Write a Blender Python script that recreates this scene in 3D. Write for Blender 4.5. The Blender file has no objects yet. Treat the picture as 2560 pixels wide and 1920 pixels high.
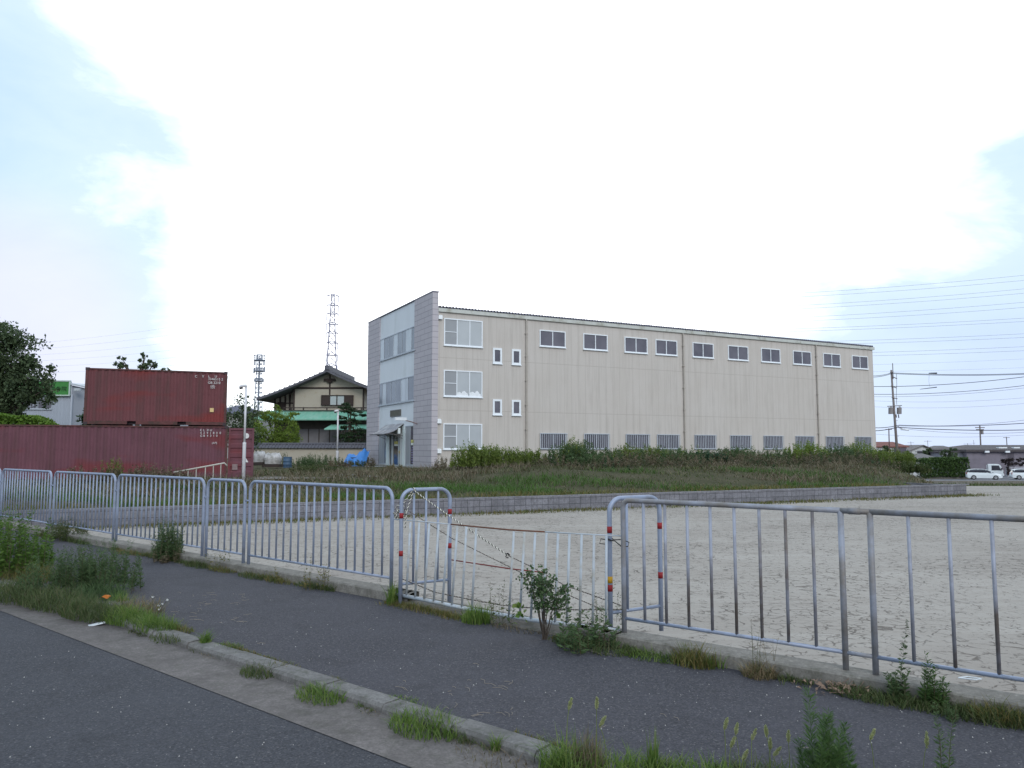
import bpy, math, random
import numpy as np
from mathutils import Vector
random.seed(7); rng = np.random.default_rng(7)
sc = bpy.context.scene; COL = sc.collection
PI = math.pi
# ---------------------------------------------------------------- camera maths
F = 1920.0; PITCH = math.atan(162.5 / F); CZ = 1.6
cp, sp_ = math.cos(PITCH), math.sin(PITCH)
def ray(x, y):
    a = (x - 1280) / F; b = (960 - y) / F
    return Vector((a, cp - b * sp_, sp_ + b * cp))
def onz(x, y, z):
    d = ray(x, y); t = (z - CZ) / d.z
    return Vector((d.x * t, d.y * t, z))
def atY(x, y, Y):
    d = ray(x, y); t = Y / d.y
    return Vector((d.x * t, Y, CZ + d.z * t))
def onpl(x, y, O, N):
    d = ray(x, y); C = Vector((0, 0, CZ)); t = (O - C).dot(N) / d.dot(N)
    return C + d * t
# ---------------------------------------------------------------- materials
MATS = {}
def nt_new(name):
    m = bpy.data.materials.new(name); m.use_nodes = True
    nt = m.node_tree; nt.nodes.clear()
    out = nt.nodes.new('ShaderNodeOutputMaterial')
    return m, nt, out
def nd(nt, t, **kw):
    n = nt.nodes.new(t)
    for k, v in kw.items():
        if k in n.inputs.keys() if isinstance(k, str) else False: n.inputs[k].default_value = v
        else: setattr(n, k, v)
    return n
def ramp(nt, fac, stops):
    r = nt.nodes.new('ShaderNodeValToRGB'); e = r.color_ramp.elements
    while len(e) < len(stops): e.new(.5)
    for i, (p, c) in enumerate(stops):
        e[i].position = p; e[i].color = (*c, 1) if len(c) == 3 else c
    nt.links.new(fac, r.inputs[0]); return r.outputs[0]
def math_(nt, op, a, b=None, c=None, clamp=False):
    n = nt.nodes.new('ShaderNodeMath'); n.operation = op; n.use_clamp = clamp
    for i, v in enumerate((a, b, c)):
        if v is None: continue
        if isinstance(v, (int, float)): n.inputs[i].default_value = v
        else: nt.links.new(v, n.inputs[i])
    return n.outputs[0]
def noise(nt, vec, scale, detail=4, rough=.55, dist=0):
    n = nt.nodes.new('ShaderNodeTexNoise'); n.inputs['Scale'].default_value = scale
    n.inputs['Detail'].default_value = detail; n.inputs['Roughness'].default_value = rough
    n.inputs['Distortion'].default_value = dist
    nt.links.new(vec, n.inputs['Vector']); return n.outputs[0]
def mix(nt, fac, a, b, mode='MIX'):
    n = nt.nodes.new('ShaderNodeMix'); n.data_type = 'RGBA'; n.blend_type = mode
    for s, v in ((n.inputs[0], fac), (n.inputs[6], a), (n.inputs[7], b)):
        if isinstance(v, (int, float)): s.default_value = v
        elif isinstance(v, tuple): s.default_value = (*v, 1) if len(v) == 3 else v
        else: nt.links.new(v, s)
    return n.outputs[2]
def mapping(nt, scale=(1, 1, 1), rot=(0, 0, 0), loc=(0, 0, 0), src='Object'):
    tc = nt.nodes.new('ShaderNodeTexCoord'); mp = nt.nodes.new('ShaderNodeMapping')
    mp.inputs['Scale'].default_value = scale; mp.inputs['Rotation'].default_value = rot; mp.inputs['Location'].default_value = loc
    nt.links.new(tc.outputs[src], mp.inputs[0]); return mp.outputs[0]
def bsdf(nt, out, col, rough=.8, metal=0, spec=.4, bump=None, bstr=.3, bdist=.02):
    b = nt.nodes.new('ShaderNodeBsdfPrincipled')
    if isinstance(col, tuple): b.inputs['Base Color'].default_value = (*col, 1)
    else: nt.links.new(col, b.inputs['Base Color'])
    if isinstance(rough, (int, float)): b.inputs['Roughness'].default_value = rough
    else: nt.links.new(rough, b.inputs['Roughness'])
    b.inputs['Metallic'].default_value = metal; b.inputs['Specular IOR Level'].default_value = spec
    if bump is not None:
        bp = nt.nodes.new('ShaderNodeBump'); bp.inputs['Strength'].default_value = bstr; bp.inputs['Distance'].default_value = bdist
        nt.links.new(bump, bp.inputs['Height']); nt.links.new(bp.outputs[0], b.inputs['Normal'])
    nt.links.new(b.outputs[0], out.inputs[0]); return b
def mul(c, k): return tuple(min(1, x * k) for x in c)
def M(name, col, rough=.8, var=.15, scale=3, metal=0, spec=.3, bump=0, stain=None, sfac=.3, sscale=2, stretch=(1, 1, 1)):
    """paint-like material: base colour with noise variation and optional stains"""
    if name in MATS: return MATS[name]
    m, nt, out = nt_new(name); v = mapping(nt, stretch)
    n = noise(nt, v, scale, 5)
    c = ramp(nt, n, [(.25, mul(col, 1 - var)), (.75, mul(col, 1 + var))])
    if stain:
        n2 = noise(nt, v, sscale, 6, .65)
        f = ramp(nt, n2, [(.62 - sfac * .4, (0, 0, 0)), (.78 - sfac * .3, (1, 1, 1))])
        c = mix(nt, f, c, stain)
    bsdf(nt, out, c, rough, metal, spec, n if bump else None, bump, .01)
    MATS[name] = m; return m
def leafmat(name, cols, trans=.3, rough=.6, patch=0):
    if name in MATS: return MATS[name]
    m, nt, out = nt_new(name)
    g = nt.nodes.new('ShaderNodeNewGeometry')
    k = len(cols)
    c = ramp(nt, g.outputs['Random Per Island'], [(i / max(1, k - 1), cc) for i, cc in enumerate(cols)])
    v = mapping(nt); n = noise(nt, v, 1.3, 3)
    c = mix(nt, ramp(nt, n, [(.35, (0, 0, 0)), (.7, (.45, .45, .45))]), c, mul(cols[0], .7))
    if patch: c = mix(nt, ramp(nt, noise(nt, v, .22, 4, .6), [(.40, (0, 0, 0)), (.62, (patch, patch, patch))]), c, (.075, .06, .04))
    p = nt.nodes.new('ShaderNodeBsdfPrincipled'); nt.links.new(c, p.inputs['Base Color']); p.inputs['Roughness'].default_value = rough
    p.inputs['Specular IOR Level'].default_value = .25
    t = nt.nodes.new('ShaderNodeBsdfTranslucent'); nt.links.new(c, t.inputs[0])
    mx = nt.nodes.new('ShaderNodeMixShader'); mx.inputs[0].default_value = trans
    nt.links.new(p.outputs[0], mx.inputs[1]); nt.links.new(t.outputs[0], mx.inputs[2]); nt.links.new(mx.outputs[0], out.inputs[0])
    MATS[name] = m; return m
# ---------------------------------------------------------------- object helpers
def tag(o, label=None, cat=None, group=None, kind=None):
    if label: o['label'] = label
    if cat: o['category'] = cat
    if group: o['group'] = group
    if kind: o['kind'] = kind
    return o
def empty(name, loc, label, cat, group=None, rz=0):
    o = bpy.data.objects.new(name, None); COL.objects.link(o); o.location = loc; o.rotation_euler = (0, 0, rz)
    o.empty_display_size = .2
    return tag(o, label, cat, group)
class MB:
    def __init__(s): s.v = []; s.f = []
    def add(s, vs, fs):
        k = len(s.v); s.v += [tuple(v) for v in vs]; s.f += [tuple(i + k for i in f) for f in fs]; return s
    def box(s, x0, x1, y0, y1, z0, z1):
        return s.add([(x0, y0, z0), (x1, y0, z0), (x1, y1, z0), (x0, y1, z0), (x0, y0, z1), (x1, y0, z1), (x1, y1, z1), (x0, y1, z1)],
                     [(0, 3, 2, 1), (4, 5, 6, 7), (0, 1, 5, 4), (1, 2, 6, 5), (2, 3, 7, 6), (3, 0, 4, 7)])
    def fbox(s, O, U, N, u0, u1, z0, z1, n0, n1):
        O = Vector(O); U = Vector(U); N = Vector(N); Z = Vector((0, 0, 1)); vs = []
        for z in (z0, z1):
            for u, n in ((u0, n0), (u1, n0), (u1, n1), (u0, n1)): vs.append(O + U * u + N * n + Z * z)
        return s.add(vs, [(0, 3, 2, 1), (4, 5, 6, 7), (0, 1, 5, 4), (1, 2, 6, 5), (2, 3, 7, 6), (3, 0, 4, 7)])
    def ring(s, O, U, N, u0, u1, z0, z1, n0, n1, w, wz=None):
        wz = wz or w
        s.fbox(O, U, N, u0, u1, z1 - wz, z1, n0, n1); s.fbox(O, U, N, u0, u1, z0, z0 + wz, n0, n1)
        s.fbox(O, U, N, u0, u0 + w, z0 + wz, z1 - wz, n0, n1); s.fbox(O, U, N, u1 - w, u1, z0 + wz, z1 - wz, n0, n1); return s
    def prism(s, poly, ax, t0, t1):
        """poly 2D list extruded; ax: function (p,q,t)->xyz"""
        n = len(poly); vs = [ax(p, q, t0) for p, q in poly] + [ax(p, q, t1) for p, q in poly]
        fs = [tuple(range(n - 1, -1, -1)), tuple(range(n, 2 * n))] + [(i, (i + 1) % n, n + (i + 1) % n, n + i) for i in range(n)]
        return s.add(vs, fs)
    def tube(s, pts, r, n=8, r2=None, cap=True):
        pts = [Vector(p) for p in pts]; m = len(pts); vs = []; up = Vector((0, 0, 1)); prev = None
        for i, p in enumerate(pts):
            t = (pts[min(i + 1, m - 1)] - pts[max(i - 1, 0)]).normalized()
            if prev is None:
                a = t.cross(up if abs(t.z) < .95 else Vector((1, 0, 0))).normalized()
            else:
                a = (prev - t * prev.dot(t)).normalized()
            b = t.cross(a); prev = a
            rr = r if r2 is None else r + (r2 - r) * i / (m - 1)
            for k in range(n):
                an = 2 * PI * k / n; vs.append(p + (a * math.cos(an) + b * math.sin(an)) * rr)
        fs = [(i * n + k, i * n + (k + 1) % n, (i + 1) * n + (k + 1) % n, (i + 1) * n + k) for i in range(m - 1) for k in range(n)]
        if cap: fs += [tuple(range(n - 1, -1, -1)), tuple(range((m - 1) * n, m * n))]
        return s.add(vs, fs)
    def build(s, name, mat, parent=None, smooth=False, loc=None, bevel=0):
        me = bpy.data.meshes.new(name)
        vs = s.v if loc is None else [(x - loc[0], y - loc[1], z - loc[2]) for x, y, z in s.v]
        me.from_pydata(vs, [], s.f); me.materials.append(mat)
        if smooth: me.shade_smooth()
        me.validate(); me.update()
        o = bpy.data.objects.new(name, me); COL.objects.link(o)
        if parent: o.parent = parent
        elif loc is not None: o.location = loc
        if bevel:
            b = o.modifiers.new('b', 'BEVEL'); b.width = bevel; b.segments = 2; b.limit_method = 'ANGLE'
        return o
def np_mesh(name, V, Fq, mat, parent=None, loc=None, smooth=False):
    V = np.asarray(V, dtype=np.float64)
    if loc is not None: V = V - np.array(loc)
    me = bpy.data.meshes.new(name); nf = len(Fq)
    me.vertices.add(len(V)); me.vertices.foreach_set('co', V.astype(np.float32).ravel())
    me.loops.add(nf * 4); me.loops.foreach_set('vertex_index', np.asarray(Fq, dtype=np.int32).ravel())
    me.polygons.add(nf); me.polygons.foreach_set('loop_start', np.arange(0, nf * 4, 4, dtype=np.int32))
    me.polygons.foreach_set('loop_total', np.full(nf, 4, dtype=np.int32))
    me.materials.append(mat); me.update(calc_edges=True)
    if smooth: me.shade_smooth()
    o = bpy.data.objects.new(name, me); COL.objects.link(o)
    if parent: o.parent = parent
    elif loc is not None: o.location = loc
    return o
class VG:
    """vegetation geometry accumulator (numpy)"""
    def __init__(s): s.V = []; s.Fs = []; s.n = 0
    def blades(s, base, h, w, lean, az=None, segs=3):
        base = np.asarray(base, float); n = len(base)
        if n == 0: return s
        h = np.broadcast_to(h, n); w = np.broadcast_to(w, n); lean = np.broadcast_to(lean, n)
        az = rng.uniform(0, 2 * PI, n) if az is None else az
        d = np.stack([np.cos(az), np.sin(az), np.zeros(n)], 1)
        tw = az + PI / 2 + rng.uniform(-.9, .9, n); sd = np.stack([np.cos(tw), np.sin(tw), np.zeros(n)], 1)
        V = np.zeros((n, (segs + 1) * 2, 3))
        for i in range(segs + 1):
            t = i / segs
            c = base + d * (lean * h * t ** 1.8)[:, None]; c[:, 2] += h * (t - .35 * lean * t * t)
            ww = (w * (1 - t) ** .8 + .0006)[:, None] * .5
            V[:, 2 * i] = c - sd * ww; V[:, 2 * i + 1] = c + sd * ww
        idx = np.arange(n)[:, None, None] * (segs + 1) * 2 + s.n
        q = np.array([[2 * i, 2 * i + 1, 2 * i + 3, 2 * i + 2] for i in range(segs)])[None]
        s.V.append(V.reshape(-1, 3)); s.Fs.append((idx + q).reshape(-1, 4)); s.n += n * (segs + 1) * 2; return s
    def leaves(s, c, size, aspect=.4, L=None, bend=.15):
        c = np.asarray(c, float); n = len(c)
        if n == 0: return s
        size = np.broadcast_to(size, n)
        if L is None: L = rng.normal(size=(n, 3))
        L = L / np.linalg.norm(L, axis=1)[:, None]
        S = np.cross(L, rng.normal(size=(n, 3))); S /= np.linalg.norm(S, axis=1)[:, None]
        Nn = np.cross(L, S)
        hl = (size * .5)[:, None]; hw = hl * aspect
        V = np.stack([c - L * hl, c + S * hw + Nn * hl * bend, c + L * hl, c - S * hw + Nn * hl * bend], 1)
        idx = np.arange(n)[:, None] * 4 + s.n + np.arange(4)[None]
        s.V.append(V.reshape(-1, 3)); s.Fs.append(idx); s.n += n * 4; return s
    def build(s, name, mat, parent=None, loc=None):
        return np_mesh(name, np.concatenate(s.V), np.concatenate(s.Fs), mat, parent, loc)
def text_part(body, size, mat, parent, O, U, UP, name='lettering', extr=.002, align='LEFT'):
    cu = bpy.data.curves.new('t', 'FONT'); cu.body = body; cu.size = size; cu.extrude = extr; cu.align_x = align
    o = bpy.data.objects.new('t', cu); COL.objects.link(o)
    dg = bpy.context.evaluated_depsgraph_get(); me = bpy.data.meshes.new_from_object(o.evaluated_get(dg))
    bpy.data.objects.remove(o)
    U = Vector(U).normalized(); UP = Vector(UP).normalized(); N = U.cross(UP); O = Vector(O)
    for v in me.vertices: v.co = O + U * v.co.x + UP * v.co.y + N * v.co.z
    me.materials.clear(); me.materials.append(mat)
    r = bpy.data.objects.new(name, me); COL.objects.link(r); r.parent = parent; return r
X, Y, Z = Vector((1, 0, 0)), Vector((0, 1, 0)), Vector((0, 0, 1))
# ---------------------------------------------------------------- world, sun, camera
def make_world():
    w = bpy.data.worlds.new('World'); sc.world = w; w.use_nodes = True; nt = w.node_tree; nt.nodes.clear()
    out = nt.nodes.new('ShaderNodeOutputWorld'); bg = nt.nodes.new('ShaderNodeBackground'); bg.inputs[1].default_value = .1
    sky = nt.nodes.new('ShaderNodeTexSky'); sky.sky_type = 'NISHITA'; sky.sun_disc = False
    sky.sun_elevation = SUN_EL; sky.sun_rotation = SUN_ROT; sky.air_density = 1; sky.dust_density = 2
    tc = nt.nodes.new('ShaderNodeTexCoord'); D = tc.outputs['Generated']
    sx = nt.nodes.new('ShaderNodeSeparateXYZ'); nt.links.new(D, sx.inputs[0])
    base = mix(nt, .88, sky.outputs[0], (5.3, 7.3, 9.5))
    def lobe(v, p0, p1):
        n = nt.nodes.new('ShaderNodeVectorMath'); n.operation = 'DOT_PRODUCT'; nt.links.new(D, n.inputs[0]); n.inputs[1].default_value = Vector(v).normalized()
        mr = nt.nodes.new('ShaderNodeMapRange'); mr.interpolation_type = 'SMOOTHSTEP'; mr.inputs[1].default_value = p0; mr.inputs[2].default_value = p1
        nt.links.new(n.outputs['Value'], mr.inputs[0]); return mr.outputs[0]
    def add(a, b): return math_(nt, 'ADD', a, b)
    def sc_(a, k): return math_(nt, 'MULTIPLY', a, k)
    mp = nt.nodes.new('ShaderNodeMapping'); mp.inputs['Scale'].default_value = (1, 1, 2.4); mp.inputs['Rotation'].default_value = (0, .3, .3); nt.links.new(D, mp.inputs[0])
    n1 = noise(nt, mp.outputs[0], 2.2, 7, .55, .5); n2 = noise(nt, mp.outputs[0], 7, 6, .6, .4)
    f = add(sc_(lobe((.03, 1, .38), .68, 1.0), 1.5), sc_(lobe((-.2, -1, .35), .0, .8), .45))
    f = add(f, sc_(lobe((.62, 1, .42), .975, .997), .35))
    f = math_(nt, 'SUBTRACT', f, sc_(lobe((-.64, 1, .30), .965, 1.0), .62))   # blue break low on the left
    f = math_(nt, 'SUBTRACT', f, sc_(lobe((-.62, 1, .72), .955, 1.0), .35))   # pale blue upper left
    f = math_(nt, 'SUBTRACT', f, sc_(lobe((.66, 1, .08), .94, 1.0), .75))    # clearer air low on the right
    f = math_(nt, 'SUBTRACT', f, sc_(lobe((.62, 1, .5), .93, 1.0), .35))
    f = add(f, sc_(math_(nt, 'SUBTRACT', n1, .5), 1.9)); f = add(f, sc_(math_(nt, 'SUBTRACT', n2, .5), .75))
    hz = nt.nodes.new('ShaderNodeMapRange'); nt.links.new(sx.outputs[2], hz.inputs[0]); hz.inputs[1].default_value = -.02; hz.inputs[2].default_value = .2; hz.inputs[3].default_value = .35; hz.inputs[4].default_value = 0
    f = math_(nt, 'SUBTRACT', f, hz.outputs[0]); f = add(f, .46)
    f1 = ramp(nt, math_(nt, 'MULTIPLY', f, .72), [(0, (0, 0, 0)), (.9, (1, 1, 1))]); f2 = ramp(nt, math_(nt, 'SUBTRACT', math_(nt, 'MULTIPLY', f, .8), .62), [(0, (0, 0, 0)), (.9, (1, 1, 1))])
    lowm = nt.nodes.new('ShaderNodeMapRange'); nt.links.new(sx.outputs[2], lowm.inputs[0]); lowm.inputs[1].default_value = .02; lowm.inputs[2].default_value = .30; lowm.inputs[3].default_value = .75; lowm.inputs[4].default_value = 0
    base = mix(nt, lowm.outputs[0], base, (6.5, 7.2, 9.4))
    cl = mix(nt, f1, base, (7.3, 8.7, 9.8)); cl = mix(nt, f2, cl, (20, 20.3, 20.6))
    cl = mix(nt, sc_(lobe((-.66, 1, .16), .985, .9995), .30), cl, (10.2, 8.3, 9.3))
    nt.links.new(cl, bg.inputs[0]); nt.links.new(bg.outputs[0], out.inputs[0])
SUN_EL = math.radians(30); SUN_ROT = math.radians(162)
make_world()
sl = bpy.data.lights.new('sun', 'SUN'); sl.energy = 1.1; sl.angle = math.radians(25); sl.color = (1, .97, .93)
so = bpy.data.objects.new('sun', sl); COL.objects.link(so)
# behind-left high sun through cloud
sd = Vector((math.sin(SUN_ROT) * math.cos(SUN_EL), math.cos(SUN_ROT) * math.cos(SUN_EL), math.sin(SUN_EL)))
so.rotation_euler = sd.to_track_quat('Z', 'Y').to_euler(); so.location = (0, 0, 60)
cam = bpy.data.cameras.new('camera'); cam.lens = 27; cam.sensor_width = 36; cam.clip_end = 5000; cam.clip_start = .05
co = bpy.data.objects.new('camera', cam); COL.objects.link(co); co.location = (0, 0, CZ); co.rotation_euler = (PI / 2 + PITCH, 0, 0); sc.camera = co
sc.view_settings.view_transform = 'Standard'; sc.view_settings.look = 'None'; sc.view_settings.exposure = .22; sc.view_settings.gamma = 1
# ---------------------------------------------------------------- ground materials
def mat_asphalt(name, c, tint, patch=.25):
    m, nt, out = nt_new(name); v = mapping(nt)
    vo = nt.nodes.new('ShaderNodeTexVoronoi'); vo.inputs['Scale'].default_value = 110; nt.links.new(v, vo.inputs['Vector'])
    vr = nt.nodes.new('ShaderNodeSeparateColor'); nt.links.new(vo.outputs['Color'], vr.inputs[0])
    agg = ramp(nt, vr.outputs[0], [(0, mul(c, .55)), (.55, c), (.9, mul(c, 1.5)), (.97, mul(tint, 1.0)), (1, mul(tint, 1.7))])
    big = noise(nt, v, .7, 6, .6); mid = noise(nt, v, 5, 5, .6)
    c2 = mix(nt, ramp(nt, big, [(.3, (0, 0, 0)), (.72, (1, 1, 1))]), agg, mul(c, 1.55))
    cc = mix(nt, .5, agg, c2)
    cc = mix(nt, ramp(nt, mid, [(.55, (0, 0, 0)), (.85, (patch, patch, patch))]), cc, mul(tint, .7))
    fn = noise(nt, v, 160, 3, .6)
    st_ = noise(nt, v, 1.9, 7, .7, .6); cc = mix(nt, ramp(nt, st_, [(.52, (0, 0, 0)), (.72, (.45, .45, .45))]), cc, mul(c, .5))
    cc = mix(nt, ramp(nt, noise(nt, v, 38, 4, .7), [(.5, (0, 0, 0)), (.72, (.5, .5, .5))]), cc, mul(tint, .9))
    bsdf(nt, out, cc, .9, 0, .25, fn, .6, .004); return m
m_road = mat_asphalt('asphalt_road', (.041, .042, .050), (.085, .083, .088))
m_walk = mat_asphalt('asphalt_sidewalk', (.046, .045, .054), (.095, .09, .094), .3)
def mat_concrete(name, c, dark=.55, scale=3.0, block=None, moss=0):
    m, nt, out = nt_new(name); v = mapping(nt)
    n1 = noise(nt, v, scale, 8, .7); n2 = noise(nt, v, 60, 3, .6); n3 = noise(nt, v, scale * .35, 4)
    cc = ramp(nt, n1, [(.28, mul(c, dark)), (.5, c), (.72, mul(c, 1.25))])
    cc = mix(nt, ramp(nt, n2, [(.35, (0, 0, 0)), (.7, (.65, .65, .65))]), cc, mul(c, .5))
    n5 = noise(nt, v, 19, 6, .75); cc = mix(nt, ramp(nt, n5, [(.45, (0, 0, 0)), (.68, (.6, .6, .6))]), cc, mul(c, .5))
    cc = mix(nt, ramp(nt, n5, [(.32, (.6, .6, .6)), (.42, (0, 0, 0))]), cc, mul(c, 1.45))
    cc = mix(nt, ramp(nt, n3, [(.45, (0, 0, 0)), (.7, (.5, .5, .5))]), cc, mul(c, .55))
    h = n2
    if block:
        bt = nt.nodes.new('ShaderNodeTexBrick'); mpb = mapping(nt, (1, 1, 1), block)
        nt.links.new(mpb, bt.inputs['Vector']); bt.inputs['Scale'].default_value = 1
        bt.inputs['Brick Width'].default_value = .4; bt.inputs['Row Height'].default_value = .2; bt.inputs['Mortar Size'].default_value = .010
        bt.inputs['Color1'].default_value = (.85, .85, .85, 1); bt.inputs['Color2'].default_value = (1.08, 1.08, 1.08, 1); bt.inputs['Mortar'].default_value = (.42, .42, .42, 1)
        bt.offset = .0
        cc = mix(nt, 1, cc, bt.outputs[0], 'MULTIPLY')
    if moss:
        n4 = noise(nt, v, 9, 5, .7)
        cc = mix(nt, ramp(nt, n4, [(.5, (0, 0, 0)), (.75, (moss, moss, moss))]), cc, (.045, .05, .03))
    bsdf(nt, out, cc, .92, 0, .2, h, .5, .006); return m
m_kerb = mat_concrete('kerb_concrete', (.19, .182, .178), .6, 4, moss=.7)
m_gutter = mat_concrete('gutter_concrete', (.158, .142, .138), .55, 2.2, moss=.4)
m_curb = mat_concrete('fence_base_concrete', (.24, .225, .205), .55, 3, moss=.6)
m_block = mat_concrete('weathered_block', (.25, .245, .275), .45, 2.6, block=(PI / 2, 0, 0), moss=.55)
def mat_clay():
    m, nt, out = nt_new('cracked_clay'); v = mapping(nt, (1, 1, 1))
    wn = nt.nodes.new('ShaderNodeTexNoise'); wn.inputs['Scale'].default_value = 4.0; wn.inputs['Detail'].default_value = 4; nt.links.new(v, wn.inputs['Vector'])
    vm = nt.nodes.new('ShaderNodeVectorMath'); vm.operation = 'MULTIPLY_ADD'; nt.links.new(wn.outputs['Color'], vm.inputs[0]); vm.inputs[1].default_value = (.22, .22, 0); nt.links.new(v, vm.inputs[2])
    def cracks(scale, w):
        vo = nt.nodes.new('ShaderNodeTexVoronoi'); vo.feature = 'DISTANCE_TO_EDGE'; vo.inputs['Scale'].default_value = scale; nt.links.new(vm.outputs[0], vo.inputs['Vector'])
        return ramp(nt, vo.outputs[0], [(0, (1, 1, 1)), (w, (1, 1, 1)), (w * 1.7, (0, 0, 0))])
    add_ = lambda a, b: math_(nt, 'ADD', a, b)
    k1 = cracks(5.2, .028); k2 = cracks(11, .034)
    br = noise(nt, v, 4.6, 4, .65)
    br = add_(br, math_(nt, 'MULTIPLY', math_(nt, 'SUBTRACT', noise(nt, v, .35, 4, .6), .5), .55))
    gate = ramp(nt, br, [(.475, (0, 0, 0)), (.60, (1, 1, 1))])
    br2 = noise(nt, v, 9, 3, .6); gate2 = ramp(nt, br2, [(.55, (0, 0, 0)), (.64, (1, 1, 1))])
    kk = mix(nt, 1, k1, gate, 'MULTIPLY'); k22 = mix(nt, 1, k2, gate2, 'MULTIPLY'); kk = mix(nt, 1, kk, k22, 'LIGHTEN')
    n1 = noise(nt, v, .25, 6, .6); n2 = noise(nt, v, 14, 6, .7); vs = mapping(nt, (.25, 1.6, 1)); n3 = noise(nt, vs, 1.2, 6, .65)
    c = ramp(nt, n1, [(.3, (.275, .245, .22)), (.7, (.34, .31, .28))])
    c = mix(nt, ramp(nt, n3, [(.42, (0, 0, 0)), (.7, (.6, .6, .6))]), c, (.395, .365, .335))
    c = mix(nt, ramp(nt, n2, [(.5, (0, 0, 0)), (.8, (.6, .6, .6))]), c, (.24, .21, .18))
    c = mix(nt, math_(nt, 'MULTIPLY', kk, .72), c, (.08, .065, .055))
    hgt = mix(nt, 1, ramp(nt, n2, [(.2, (0, 0, 0)), (.8, (.35, .35, .35))]), kk, 'SUBTRACT')
    bsdf(nt, out, c, .95, 0, .15, hgt, .55, .03); return m
m_clay = mat_clay()
def mat_soil(name, cols, scale=.6):
    m, nt, out = nt_new(name); v = mapping(nt)
    n1 = noise(nt, v, scale, 8, .65); n2 = noise(nt, v, 12, 5, .7)
    c = ramp(nt, n1, [(.25, cols[0]), (.5, cols[1]), (.75, cols[2])])
    c = mix(nt, ramp(nt, n2, [(.4, (0, 0, 0)), (.75, (.7, .7, .7))]), c, mul(cols[0], .6))
    bsdf(nt, out, c, .97, 0, .1, n2, .7, .05); return m
m_bank = mat_soil('bank_soil', [(.045, .05, .025), (.075, .07, .04), (.12, .10, .07)])
m_ground = mat_soil('far_ground', [(.07, .075, .035), (.11, .10, .06), (.16, .14, .10)], .2)
# ---------------------------------------------------------------- ground geometry
def sheet(name, polys, mat, kind='structure'):
    b = MB()
    for p in polys: b.add(p, [tuple(range(len(p)))])
    return tag(b.build(name, mat), kind=kind)
def zg(y): return -.45 if y <= 42 else (-.45 - 2.35 * (y - 42) / 69 if y < 111 else -2.8)
ys = [-60, 42, 111, 2500]
sheet('ground', [[(-2500, a, zg(a)), (2500, a, zg(a)), (2500, b, zg(b)), (-2500, b, zg(b))] for a, b in zip(ys, ys[1:])], m_ground)
sheet('clay_lot', [[(-70, 1, -.4), (120, 1, -.4), (120, 42, -.4), (-70, 42, -.4)]], m_clay)
m_far_road = M('far_asphalt', (.13, .13, .145), .9, .12, .3)
sheet('far_road', [[(8, 62, zg(62) + .02), (160, 62, zg(62) + .02), (160, 111, zg(111) + .02), (8, 111, zg(111) + .02)],
                   [(8, 111, zg(111) + .02), (160, 111, zg(111) + .02), (160, 135, -2.78), (8, 135, -2.78)]], m_far_road)
# fence lines (fit through post feet seen on the concrete strip)
ZF = .10
def fit(pts):
    xs = np.array([p.x for p in pts]); yy = np.array([p.y for p in pts]); k, c = np.polyfit(xs, yy, 1); return k, c
kL, cL = fit([onz(122, 1321, ZF), onz(505, 1391, ZF), onz(513, 1393, ZF), onz(608, 1411, ZF), onz(621, 1414, ZF), onz(978, 1464, ZF)])
kR, cR = fit([onz(1561, 1581, ZF), onz(2122, 1675, ZF), onz(2198, 1688, ZF)])
def online(x, k, c):   # point of the fence line under picture column x
    a = (x - 1280) / F; # X/Y for points near z=0
    # iterate because the column depends slightly on height
    P = onz(x, 1400, ZF)
    for _ in range(6):
        r = P.x / P.y; Yv = c / (1 - k * r); Pn = Vector((r * Yv, Yv, ZF)); 
        # column of Pn
        fw = Pn.y * cp + (Pn.z - CZ) * sp_; col = 1280 + F * Pn.x / fw
        P = Vector(((Pn.x + (x - col) / F * fw), Pn.y, ZF))
    r = P.x / P.y; Yv = c / (1 - k * r); return Vector((r * Yv, Yv, ZF))
print('fence', kL, cL, kR, cR)
ux = Vector((1, kL, 0)).normalized(); PA = Vector((-30, kL * -30 + cL, 0))
FE = online(978, kL, cL); FH = online(1561, kR, cR); urx = Vector((1, kR, 0)).normalized()
fence_path = [FE - ux * 40, FE, FH, FH + urx * 9]
k1 = onz(447, 1597, 0); k2 = onz(953, 1762, 0); k3 = onz(1351, 1878, 0)
kk_, kc_ = fit([k1, onz(752, 1687, 0), k2, onz(1062, 1791, 0), onz(1206, 1835, 0), k3])
ZRD = -.038
gp_ = [onz(203, 1597, ZRD), onz(407, 1681, ZRD), onz(610, 1764, ZRD), onz(900, 1878, ZRD), onz(1014, 1920, ZRD)]
g_ = kk_; gc_ = sum(p.y - g_ * p.x for p in gp_) / len(gp_)
print('kerb', kk_, kc_, 'gutter', g_, gc_)
# kerb centre line and directions
ku = Vector((1, kk_, 0)).normalized(); kn = Vector((-ku.y, ku.x, 0))      # kn points away from the road (towards the fence)
if kn.y < 0: kn = -kn
K0 = Vector((0, kc_, 0)); G0 = Vector((0, gc_, 0)); gu = Vector((1, g_, 0)).normalized()
def kp(a, off, z): p = K0 + ku * a + kn * off; return (p.x, p.y, z)
sheet('road', [[(-90, -40, ZRD), (40, -40, ZRD), kp(30, 0, ZRD), kp(-90, 0, ZRD)]], m_road)
sheet('gutter', [[tuple(G0 - gu * 70 + Z * (ZRD + .004)), tuple(G0 + gu * 25 + Z * (ZRD + .004)), kp(25, 0, ZRD + .004), kp(-70, 0, ZRD + .004)]], m_gutter)
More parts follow.
